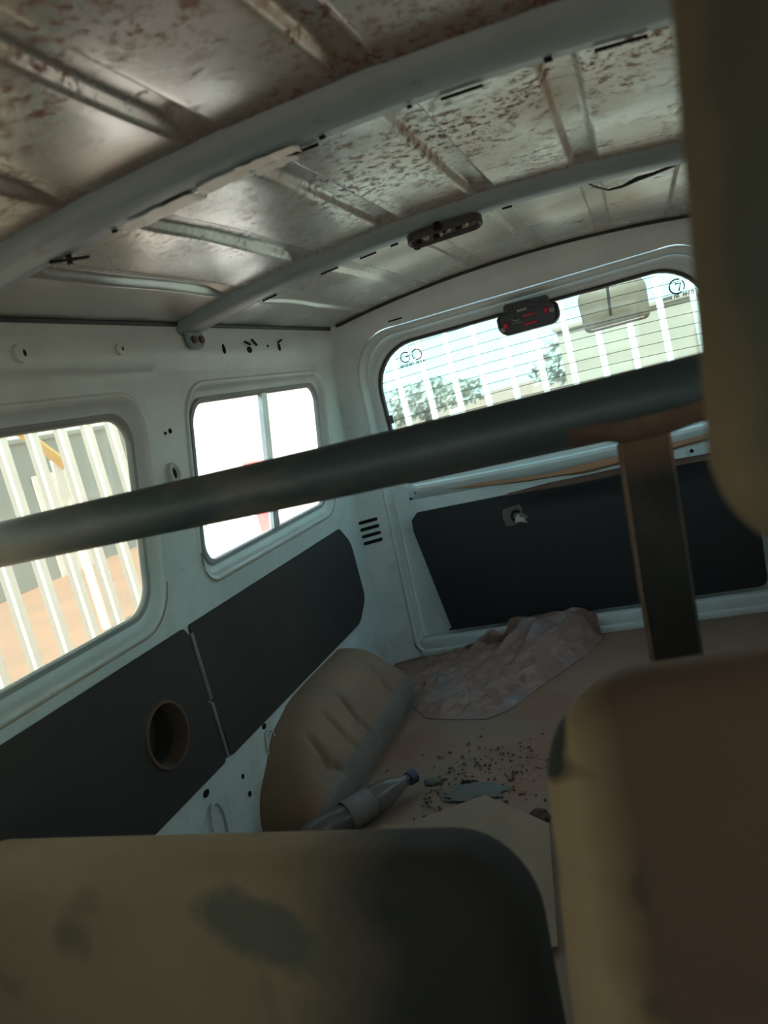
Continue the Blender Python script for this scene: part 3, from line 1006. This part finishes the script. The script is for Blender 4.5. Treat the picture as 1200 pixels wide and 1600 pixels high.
# stray stud on right of latch
bm = bmesh.new()
tube(bm, [(0.10, 2.60, -0.385), (0.10, 2.612, -0.385)], 0.006, 8)
obj('stud', bm, M_DARK, door)

# front of the van: windscreen opening closing the shell
bm = sheet([(-1.05, FL), (0.42, FL), (0.345, 0.30), (-0.979, 0.30)], [rloop(-0.95, 0.32, -0.30, 0.24, 0.08, 6)], lambda x, z: (x, Y0, z))
wf = tag(obj('wall_front', bm, M_PAINT), kind='structure', label='front end of the van behind the viewer')
w8 = tag(empty('window_8'), kind='structure')
bm = bmesh.new()
bm.faces.new([bm.verts.new((x, Y0 - 0.01, z)) for x, z in rloop(-0.95, 0.32, -0.30, 0.24, 0.08, 6)])
obj('glass_pane', bm, M_GLASS_CLEAR, w8, smooth=False)

# ------------------------------------------------------------------ high brake light hanging off the tailgate
bl = tag(empty('brake_light', (-0.304, 2.575, 0.155)), 'broken black high brake light with red lamps hanging over the rear window', 'brake light')
bm = bmesh.new()
lp = rloop(-0.100, 0.100, -0.044, 0.026, 0.034, 8, 0, 0.018)
loft(bm, [[(u * k, y, v * k) for u, v in lp] for k, y in ((0.92, 0.028), (1.0, 0.022), (1.0, -0.008), (0.95, -0.014), (0.90, -0.008))], True, True)
obj('housing', bm, M_BLACKPL, bl)
bm = bmesh.new()
rnd = random.Random(5)
lp = rloop(-0.070, 0.074, 0.020, 0.052, 0.010, 5)
loft(bm, [[(u + 0.02 * 0, y, v + 0.004 * math.sin(u * 90)) for u, v in lp] for y in (0.030, -0.006, -0.012)], True, True)
for i in range(9):
    box(bm, (-0.06 + 0.015 * i, -0.012, 0.036 + rnd.uniform(-0.008, 0.008)), (0.012, 0.008, rnd.uniform(0.006, 0.014)), 0.001)
obj('mounting_plate', bm, M_BLACKPL, bl, smooth=False)
bm = bmesh.new()
box(bm, (-0.012, -0.020, 0.024), (0.032, 0.006, 0.009), 0.002)
obj('socket', bm, M_GREYPL, bl)
for u, v, w_, h_ in ((0.006, 0.004, 0.040, 0.007), (0.006, -0.023, 0.042, 0.009)):
    bm = bmesh.new()
    box(bm, (u, -0.014, v), (w_, 0.006, h_), 0.002)
    tag(obj('reflector_strip', bm, M_RED, bl), label='red strip')
for u, v in ((-0.074, -0.012), (0.060, 0.004)):
    bm = bmesh.new()
    loft(bm, [[(u + a, y, v + b) for a, b in circ(0, 0, r * 0.8, r, 14)] for y, r in ((-0.006, 0.012), (-0.014, 0.011), (-0.018, 0.006))], False, True)
    tag(obj('bulb', bm, M_RED, bl), label='round red lamp')
for u, v in ((-0.086, -0.022), (0.078, 0.0)):
    bm = bmesh.new()
    box(bm, (u, -0.012, v), (0.016, 0.006, 0.016), 0.003)
    obj('lens', bm, M_GREYPL, bl)
bm = bmesh.new()
tube(bm, [(-0.052, -0.015, 0.004), (-0.040, -0.018, -0.004), (-0.026, -0.015, -0.003)], 0.0018, 5)
tube(bm, [(-0.054, -0.015, -0.012), (-0.038, -0.018, -0.010), (-0.022, -0.015, -0.011)], 0.0018, 5)
obj('wire', bm, M_ALU, bl)

# dome lamp tray on the rear bow
dl = tag(empty('dome_lamp', (-0.318, 1.622, zc(-0.318) - 0.036)), 'stripped oval dome lamp tray screwed to the rear roof bow', 'lamp')
dl.rotation_euler = (math.radians(-14), 0, 0)
bm = bmesh.new()
lp = lambda s: rloop(-0.080 * s, 0.080 * s, -0.023 * s, 0.023 * s, 0.0225 * s, 8)
loft(bm, [[(u, v, z) for u, v in lp(s)] for s, z in ((1.0, 0.004), (1.0, -0.012), (0.95, -0.014), (0.90, -0.012), (0.88, -0.003))], False, False)
obj('rim', bm, mottled('dark_lamp_rim', (0.04, 0.042, 0.042), (0.07, 0.07, 0.07), 30, 0.5), dl)
bm = bmesh.new()
bm.faces.new([bm.verts.new((u, v, -0.004)) for u, v in lp(0.9)])
for x, y, r in ((-0.04, 0.0, 0.010), (0.005, -0.002, 0.012), (0.045, 0.0, 0.009), (-0.01, 0.008, 0.006)):
    tube(bm, [(x, y, -0.003), (x, y, -0.010)], [r, r * 0.5], 10)
obj('reflector', bm, M_CASE, dl)
for x, y, r in ((-0.02, 0.004, 0.006), (0.030, -0.006, 0.007), (-0.058, 0.004, 0.006), (0.0, -0.010, 0.004)):
    bm = bmesh.new()
    tube(bm, [(x, y, -0.004), (x + 0.002, y, -0.012)], r, 8)
    obj('socket', bm, M_DARK, dl)
for x, y in ((-0.068, 0.024), (-0.006, -0.032)):
    bm = bmesh.new()
    tube(bm, [(x, y, 0.002), (x, y, -0.012)], 0.0075, 10)
    obj('screw', bm, M_DARK, dl)

# loose cable by the rear bow
bm = bmesh.new()
tube(bm, [(-0.03, 1.655, 0.318), (-0.015, 1.68, 0.309), (0.007, 1.725, 0.304), (0.035, 1.735, 0.304), (0.065, 1.735, 0.309), (0.095, 1.730, 0.308), (0.13, 1.722, 0.309), (0.19, 1.70, 0.318)], [0.0018, 0.002, 0.002, 0.003, 0.005, 0.0035, 0.003, 0.003], 6)
tag(obj('cable', bm, M_RUBBER), 'thin black cable hanging loose from the roof beside the rear bow', 'cable')

# ------------------------------------------------------------------ grab bar across the van
gb = tag(empty('cross_bar', (0, 0.85, -0.062)), 'thick dark painted tube crossing the van behind the seats', 'bar')
bm = bmesh.new()
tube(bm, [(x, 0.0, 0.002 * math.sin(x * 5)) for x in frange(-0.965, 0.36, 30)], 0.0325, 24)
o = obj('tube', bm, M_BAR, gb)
bm = bmesh.new()          # gusset sleeve under the tube
loops = []
for x, d, dep in ((-0.11, 0.004, 0.031), (-0.08, 0.004, 0.0325), (-0.05, 0.006, 0.034), (-0.03, 0.006, 0.042), (0.01, 0.006, 0.042), (0.05, 0.006, 0.034), (0.10, 0.006, 0.030)):
    r = 0.0335
    lpp = []
    for a in frange(-160 if x > -0.09 else -120, -20, 16):
        aa = math.radians(a)
        lpp.append((x, r * math.cos(aa), r * math.sin(aa) * (1 if dep < 0.0335 else dep / 0.0335)))
    loops.append(lpp)
loft(bm, loops, False, False, False)
tag(obj('gusset', bm, M_RUST, gb), label='rusty brown gusset around the tube')
bm = bmesh.new()
zt, zb = -0.030, -0.34
loops = []
for t in frange(0, 1, 12):
    z = zt + (zb - zt) * t
    xc = -0.010 - 0.014 * t
    wdt = 0.0265
    loops.append([(xc - wdt, -0.006, z), (xc - wdt + 0.003, -0.010, z), (xc + wdt - 0.003, -0.010, z), (xc + wdt, -0.006, z), (xc + wdt, 0.008, z), (xc - wdt, 0.008, z)])
loft(bm, loops, True, True)
o = obj('bracket_plate', bm, M_BRK, gb)
bm = bmesh.new()
tube(bm, [(-0.036, -0.009, -0.04), (-0.045, -0.009, -0.20), (-0.050, -0.009, -0.335)], 0.003, 6)
tag(obj('bracket_edge', bm, M_RUST, gb), label='worn brown edge of the bracket')

# ------------------------------------------------------------------ seats
def transform(bm, rotx, loc):
    R = Matrix.Rotation(rotx, 4, 'X')
    bmesh.ops.transform(bm, matrix=Matrix.Translation(loc) @ R, verts=bm.verts[:])
# left bench backrest, reclined away from the viewer
sl_ = tag(empty('bench_seat', (-0.61, 0.66, -0.695)), 'tan dusty bench seat with a dark worn right shoulder, lower left foreground', 'seat')
bm = bmesh.new()
slab(bm, 0.82, 0.50, 0.13, 0.09, 0.045, 10, 6, 0.012)
transform(bm, math.radians(-12), (0.0, 0.0, 0.0))
for v in bm.verts:
    v.co.z -= 0.022 * (v.co.x + 0.2)
bo = obj('backrest', bm, M_SEATL, sl_, angle=80)
bm = bmesh.new()
slab(bm, 0.76, 0.14, 0.46, 0.05, 0.045, 8, 6, 0.0)
bmesh.ops.transform(bm, matrix=Matrix.Translation((0.0, -0.22, -0.20)), verts=bm.verts[:])
obj('seat_cushion', bm, M_SEATL, sl_, angle=80)
bm = bmesh.new()
box(bm, (0, -0.20, -0.295), (0.70, 0.36, 0.05), 0.01)
obj('seat_frame', bm, M_BLACKPL, sl_)

# right seat
sr = tag(empty('passenger_seat', (0.10, 0.53, -0.522)), 'brown cloth seat back with a tan side bolster, lower right foreground', 'seat')
bm = bmesh.new()
slab(bm, 0.46, 0.56, 0.12, 0.085, 0.04, 10, 7, 0.010)
for v in bm.verts:
    if v.co.z < 0.15: v.co.x -= 0.075 * (0.15 - v.co.z)
    if v.co.z > 0.1: v.co.z += 0.012 * smooth((v.co.x + 0.2) / 0.4)
transform(bm, math.radians(-16), (0, 0, 0))
me_ = bm
bm.faces.ensure_lookup_table()
for f in bm.faces:
    c = f.calc_center_median()
    pass
obj('backrest', bm, M_SEATR, sr, angle=80)
bm = bmesh.new()
slab(bm, 0.44, 0.12, 0.42, 0.04, 0.035, 8, 6, 0)
bmesh.ops.transform(bm, matrix=Matrix.Translation((0.0, -0.31, -0.30)), verts=bm.verts[:])
obj('seat_cushion', bm, M_SEATR, sr, angle=80)

# headrest close to the lens
hr = tag(empty('headrest', (0.1555, 0.37, 0.075)), 'tall olive tan headrest pad filling the right edge, close to the viewer', 'headrest')
bm = bmesh.new()
slab(bm, 0.27, 0.38, 0.07, 0.055, 0.032, 12, 7, 0.006)
for v in bm.verts:
    v.co.x += 0.11 * max(0, v.co.z + 0.11) if v.co.x < 0 else 0
obj('pad', bm, M_PAD, hr, angle=80)
for x in (-0.05, 0.06):
    bm = bmesh.new()
    tube(bm, [(x, 0.0, -0.18), (x, 0.035, -0.30)], 0.006, 10)
    obj('post', bm, M_ALU, hr)

# ------------------------------------------------------------------ things on the floor
# crumpled plastic sheet
outl = [(-1.02, 2.50), (-0.80, 2.56), (-0.66, 2.572), (-0.50, 2.572), (-0.38, 2.572), (-0.29, 2.57), (-0.285, 2.50), (-0.34, 2.36), (-0.46, 2.16), (-0.52, 2.04), (-0.58, 1.985), (-0.68, 2.00), (-0.78, 2.03), (-0.845, 2.12), (-0.93, 2.26), (-1.00, 2.34)]
bm = sheet(panel_poly(outl, 0.015, 2), [], lambda u, v: (u, v, 0), frange(-1.02, -0.28, 90), frange(1.98, 2.572, 80))
bmesh.ops.triangulate(bm, faces=bm.faces[:])
def dist_out(x, y):
    best = 9
    for i in range(len(outl)):
        a, b = Vector(outl[i - 1]), Vector(outl[i])
        p = Vector((x, y))
        t = max(0, min(1, (p - a).dot(b - a) / (b - a).length_squared))
        best = min(best, (p - (a + t * (b - a))).length)
    return best
for v in bm.verts:
    x, y = v.co.x, v.co.y
    d = smooth(dist_out(x, y) / 0.05) if y < 2.545 else 1
    u_, v_ = x * 0.75 + y * 0.66, -x * 0.66 + y * 0.75       # folds run along the heap
    wob = noise.noise(Vector((x * 5, y * 5, 1))) * 0.8
    rdg = 1 - abs(noise.noise(Vector((u_ * 3 + wob, v_ * 8, 5)))) * 2.4
    rdg2 = 1 - abs(noise.noise(Vector((u_ * 7, v_ * 22 + wob * 2, 2)))) * 3
    up = math.exp(-((x + 0.50) / 0.11) ** 2) + 0.75 * math.exp(-((x + 0.365) / 0.08) ** 2) + 0.18 * math.exp(-((x + 0.68) / 0.1) ** 2)
    wallup = (0.070 + 0.03 * noise.noise(Vector((x * 20, y * 12, 4)))) * up * smooth((y - 2.30) / 0.26)
    right = smooth((x + 0.95) / 0.4)
    v.co.z = FL + 0.002 + d * (0.026 * max(rdg, 0) * right + 0.012 * max(rdg2, 0) + 0.012 * max(0, 1 - 6 * abs(noise.noise(Vector((x * 12 - y * 9, x * 3 + y * 5, 7))))) + wallup) + (wallup * 0.8 if y >= 2.545 else 0)
    v.co.z = min(v.co.z, FL + 0.105 + 0.012 * noise.noise(Vector((x * 25, y * 20, 0))))
    v.co.y -= 0.03 * smooth((y - 2.5) / 0.07) * (1 if v.co.z > FL + 0.03 else 0.4)
tag(obj('plastic_sheet', bm, M_SHEET, angle=50), 'crumpled reddish dusty plastic sheet heaped below the tailgate', 'sheet')

# crushed bottle
def bottle():
    root = tag(empty('plastic_bottle', (-0.885, 1.375, FL + 0.040)), 'crushed clear plastic bottle with a blue cap beside the wheel arch', 'bottle')
    root.rotation_euler = (0, 0, math.atan2(0.275, 0.205))
    prof = [(0.0, 0.012), (0.004, 0.030), (0.015, 0.035), (0.07, 0.036), (0.09, 0.031), (0.11, 0.035), (0.19, 0.036), (0.23, 0.033), (0.265, 0.022), (0.285, 0.014), (0.305, 0.013)]
    bm = bmesh.new()
    loops = []
    for x, r in prof:
        lp_ = []
        for k in range(24):
            a = 2 * PI * k / 24
            sq = 1 - 0.20 * math.exp(-((x - 0.13) / 0.06) ** 2) * (1 if math.sin(a) > 0 else 0)
            rr = r * (1 + 0.06 * noise.noise(Vector((x * 40, math.cos(a) * 2, math.sin(a) * 2))))
            lp_.append((x, rr * math.cos(a), rr * math.sin(a) * sq))
        loops.append(lp_)
    loft(bm, loops, True, False)
    obj('body', bm, M_PET, root)
    bm = bmesh.new()
    loft(bm, [[(x, r * math.cos(2 * PI * k / 20), r * math.sin(2 * PI * k / 20)) for k in range(20)] for x, r in ((0.300, 0.016), (0.303, 0.0175), (0.320, 0.0175), (0.323, 0.015))], True, True)
    obj('cap', bm, M_BLUECAP, root)
    bm = bmesh.new()
    loft(bm, [[(x, 0.0375 * math.cos(2 * PI * k / 24), 0.0375 * math.sin(2 * PI * k / 24) * (0.9 if math.sin(2 * PI * k / 24) > 0 else 1)) for k in range(24)] for x in (0.115, 0.185)], False, False)
    tag(obj('paper_label', bm, mottled('faded_label', (0.17, 0.16, 0.16), (0.13, 0.115, 0.105), 25, 0.7), root), label='faded grey wrap around the middle')
bottle()

# flattened cardboard
card = [(-0.70, 1.44), (-0.655, 1.445), (-0.50, 1.535), (-0.345, 1.42), (-0.30, 1.10), (-0.60, 0.98), (-0.78, 1.20)]
bm = bmesh.new()
loft(bm, [[(x, y, FL + z + 0.02 * smooth((y - 1.2) / 0.3)) for x, y in card] for z in (0.008, 0.013)], True, True)
tag(obj('cardboard_sheet', bm, M_CARD, smooth=False), 'flat tan cardboard sheet on the floor behind the bench seat', 'cardboard')
bm = bmesh.new()
fl2 = [(-0.84, 1.33), (-0.735, 1.475), (-0.65, 1.455), (-0.72, 1.28)]
loft(bm, [[(x, y, FL + z) for x, y in fl2] for z in (0.008, 0.012)], True, True)
tag(obj('cardboard_scrap', bm, mottled('orange_brown_card', (0.28, 0.15, 0.09), (0.22, 0.13, 0.08), 9, 0.9), smooth=False), 'small orange brown cardboard scrap left of the larger sheet', 'cardboard')

# scraps and rubble
def scrap(name, x, y, r, h, label, mat, seed, sx_=1.0, cat='scrap'):
    bm = bmesh.new()
    bmesh.ops.create_icosphere(bm, subdivisions=3, radius=1)
    for v in bm.verts:
        n_ = 1 + 0.35 * noise.noise(v.co * 2.2 + Vector((seed, 0, 0)))
        v.co = Vector((x + v.co.x * r * sx_ * n_, y + v.co.y * r * n_, FL + 0.002 + max(v.co.z * h * n_, -0.002) + 0.002))
    return tag(obj(name, bm, mat, angle=30), label, cat)
scrap('rag', -0.375, 1.475, 0.022, 0.022, 'small dark brown rag beside the seat bolster, right of the cardboard peak', mottled('dark_rag', (0.045, 0.03, 0.025), (0.08, 0.05, 0.04), 20, 0.95), 3)
M_SLATE = mottled('dark_green_scrap', (0.055, 0.06, 0.05), (0.085, 0.085, 0.07), 20, 0.8)
scrap('plastic_scrap', -0.545, 1.60, 0.040, 0.008, 'thin grey green plastic scrap lying just beyond the cardboard peak', mottled('grey_green_film', (0.07, 0.075, 0.065), (0.10, 0.09, 0.075), 20, 0.6), 9, 2.0)
scrap('leather_scrap', -0.565, 1.635, 0.013, 0.008, 'black torn scrap lying beyond the grey green plastic scrap', M_DARK, 14, 1.9)
scrap('putty_lump', -0.66, 1.66, 0.016, 0.006, 'flat olive lump on the floor right of the bottle cap', M_SLATE, 21, 1.6)

bm = bmesh.new()
rnd = random.Random(11)
for i in range(560):
    if i < 300:
        x, y = rnd.gauss(-0.68, 0.10), rnd.gauss(1.53, 0.09)
    elif i < 360:
        x, y = rnd.uniform(-0.8, -0.1), rnd.uniform(1.6, 2.5)
    else:
        x, y = rnd.gauss(-0.50, 0.1), rnd.gauss(1.68, 0.08)
    if x < -0.84 and 1.38 < y < 2.2: continue
    if x < -0.67 and y < 1.72: continue
    s_ = rnd.uniform(0.0012, 0.005) * (0.5 if 300 <= i < 360 else 1)
    box(bm, (x, y, FL + s_ * 0.4 + 0.003), (s_ * rnd.uniform(0.8, 2.2), s_, s_ * 0.7), 0, Matrix.Rotation(rnd.uniform(0, 6), 3, 'Z') @ Matrix.Rotation(rnd.uniform(-0.5, 0.5), 3, 'X'))
tag(obj('rubble', bm, M_CHIP, smooth=False), 'scattered dark crumbs and grit on the dusty floor', 'debris', kind='stuff')

# ------------------------------------------------------------------ outside
GZ = -1.62
bm = sheet([(-60, -40), (60, -40), (60, 90), (-60, 90)], [], lambda x, y: (x, y, GZ + 0.06 * noise.noise(Vector((x * 0.4, y * 0.4, 0)))), frange(-60, 60, 60), frange(-40, 90, 60))
tag(obj('ground', bm, M_GROUND), kind='structure', label='bare orange earth outside the van')

def fence(p0, p1, pitch, z0, z1, wd, label):
    root = tag(empty('bar_fence', (p0[0], p0[1], GZ)), label, 'fence')
    a, b = Vector((*p0, 0)), Vector((*p1, 0))
    L = (b - a).length
    d = (b - a).normalized()
    ang = math.atan2(d.y, d.x)
    R = Matrix.Rotation(ang, 3, 'Z')
    n = int(L / pitch)
    bm = bmesh.new()
    box(bm, (0, 0, (z1 - z0) / 2), (wd, wd, z1 - z0), 0.004, R)
    base = obj('bar', bm, M_FENCE, root, smooth=False)
    base.location = (0, 0, z0 - GZ)
    for i in range(1, n + 1):
        o = bpy.data.objects.new('bar', base.data)
        COL.objects.link(o)
        o.parent = root
        o.location = (d.x * pitch * i, d.y * pitch * i, z0 - GZ)
    for z in (z0 + 0.10, z1 - 0.12):
        bm = bmesh.new()
        c = d * (L / 2)
        box(bm, (c.x, c.y, z - GZ), (L + 0.05, 0.04, 0.05), 0.004, R)
        obj('rail', bm, M_FENCE, root, smooth=False)
    return root
fence((-2.12, -1.5), (-2.12, 3.35), 0.152, GZ + 0.02, 1.35, 0.036, 'white steel bar fence standing outside the left windows')
fence((-1.58, 4.2), (2.2, 4.2), 0.157, GZ + 0.02, 1.25, 0.032, 'white steel bar gate standing behind the rear window')

# white plastered wall seen through the rear side window
def wall_block(name, x0, x1, y0, y1, z1, mat, label, cat, roof=None):
    root = tag(empty(name, ((x0 + x1) / 2, (y0 + y1) / 2, GZ)), label, cat)
    bm = bmesh.new()
    box(bm, (0, 0, (z1 - GZ) / 2), (x1 - x0, y1 - y0, z1 - GZ), 0.01)
    obj('wall', bm, mat, root, smooth=False)
    bm = bmesh.new()
    box(bm, (0, 0, z1 - GZ + 0.05), (x1 - x0 + 0.16, y1 - y0 + 0.16, 0.10), 0.02)
    obj('coping', bm, roof or mat, root, smooth=False)
    return root
wall_block('yard_wall', -3.45, -1.75, 5.2, 5.45, 1.6, M_WALLW, 'blown out white plaster wall beyond the rear side window', 'wall')
rs = tag(empty('sign_post', (-2.60, 4.75, GZ)), 'faded red board on a post in front of the white wall', 'sign')
bm = bmesh.new()
box(bm, (0, 0, 1.05), (0.16, 0.03, 0.85), 0.01)
obj('board', bm, M_REDPAINT, rs)
bm = bmesh.new()
tube(bm, [(0, 0.03, 0), (0, 0.03, 1.3)], 0.02, 8)
obj('post', bm, M_FENCE, rs)

# yard behind the left fence
b1 = wall_block('tin_shed', -13, -10.5, 7.5, 15.5, 0.9, M_BLUEWALL, 'pale blue tin shed beyond the left fence', 'shed')
b2 = wall_block('low_building', -1.5, 5.5, 17, 20, 0.55, M_TANWALL, 'low tan building behind the gate, right of the brake light', 'building')
bm = bmesh.new()
box(bm, (1.28, -0.0, 0.95), (0.03, 0.9, 1.9), 0.01)
obj('shed_door', bm, M_FENCE, b1, smooth=False)
bp = tag(empty('barrier_arm', (-5.9, 6.62, GZ)), 'slanting yellow barrier arm seen through the near side window', 'barrier')
bm = bmesh.new()
tube(bm, [(0, 0, 0), (0, 0, 1.9)], 0.05, 8)
obj('post', bm, M_FENCE, bp)
bm = bmesh.new()
tube(bm, [(0.07, 0.06, 1.82), (0.07, -1.0, 2.75)], 0.055, 8)
obj('arm', bm, M_YELLOW, bp)
sp = tag(empty('white_sign', (-3.78, 16.0, GZ)), 'tiny white sign on a post far behind the gate', 'sign')
bm = bmesh.new()
box(bm, (0, 0, 1.02), (0.24, 0.02, 0.24), 0.005)
obj('board', bm, M_WALLW, sp, smooth=False)
bm = bmesh.new()
tube(bm, [(0, 0.02, 0), (0, 0.02, 1.0)], 0.02, 6)
obj('post', bm, M_BARK, sp)

# convex mirror on the outside of the tailgate
mr = tag(empty('outside_mirror', (-0.045, 2.80, 0.135)), 'round-cornered mirror with a painted tan ground reflection hanging outside the rear window', 'mirror')
bm = bmesh.new()
def mloop(k, y, dz=0.0):
    return [(u * k * (1 + 0.35 * v), y, v * k + dz) for u, v in rloop(-0.112, 0.112, -0.078, 0.080, 0.022, 7, 0, 0.055)]
loft(bm, [mloop(0.3, -0.020), mloop(0.6, -0.017), mloop(0.85, -0.010), mloop(0.96, -0.003), mloop(1.0, 0.006), mloop(0.98, 0.022), mloop(0.8, 0.034)], True, True)
obj('housing', bm, mottled('mirror_reflection_tan', (0.19, 0.155, 0.115), (0.15, 0.12, 0.085), 8, 0.5), mr)  # ground reflected in the mirror face is painted on as matt tan
bm = bmesh.new()
lpb = rloop(-0.108, 0.108, -0.078, -0.060, 0.008, 5)
tube(bm, [(u, -0.008, -0.073 + 0.002) for u in frange(-0.088, 0.088, 12)], 0.0045, 6)
tag(obj('lower_rim', bm, mottled('brown_rim', (0.16, 0.09, 0.05), (0.12, 0.07, 0.05), 9, 0.6), mr), label='brown lower rim')
bm = bmesh.new()
tube(bm, [(0.0, 0.038, 0.03), (0.0, 0.045, 0.11), (0.0, 0.0, 0.155), (0.0, -0.165, 0.175)], 0.005, 8)
obj('arm', bm, M_BLACKPL, mr)

def tree(x, y, h, r, label, seed):
    root = tag(empty('tree', (x, y, GZ)), label, 'tree', 'hazy trees beyond the fences')
    rnd = random.Random(seed)
    bm = bmesh.new()
    tube(bm, [(0, 0, 0), (0.1, 0.05, h * 0.4), (0.0, 0.1, h * 0.75)], [0.16, 0.12, 0.06], 8)
    obj('trunk', bm, M_BARK, root)
    bm = bmesh.new()
    for i in range(1500):
        while True:
            p = Vector((rnd.uniform(-1, 1), rnd.uniform(-1, 1), rnd.uniform(-1, 1)))
            if p.length < 1: break
        p = p * (0.75 + 0.35 * noise.noise(p * 2 + Vector((seed, 0, 0))))
        c = Vector((p.x * r, p.y * r, h * 0.66 + p.z * h * 0.40))
        s_ = rnd.uniform(0.10, 0.22)
        a = Vector((rnd.uniform(-1, 1), rnd.uniform(-1, 1), rnd.uniform(-1, 1))).normalized()
        b = a.orthogonal().normalized()
        c2 = a.cross(b)
        vs = [bm.verts.new(c + q) for q in (b * s_, c2 * s_ * 0.5, -b * s_, -c2 * s_ * 0.5)]
        bm.faces.new(vs)
    tag(obj('foliage', bm, M_LEAF, root, smooth=False, normals=False), kind='stuff')
tree(-7.5, 27, 2.1, 3.0, 'wide hazy tree behind the gate at the left end of the rear window', 1)
tree(-1.2, 24, 2.3, 2.4, 'hazy tree behind the gate below the brake light', 2)
tree(3.4, 24, 3.0, 2.2, 'taller hazy tree rising over the low tan building', 3)
tree(-17.5, 13, 4.2, 3.0, 'leafy tree behind the pale blue shed', 4)
tree(-12.5, 19, 3.6, 2.6, 'small tree past the far end of the pale blue shed', 5)
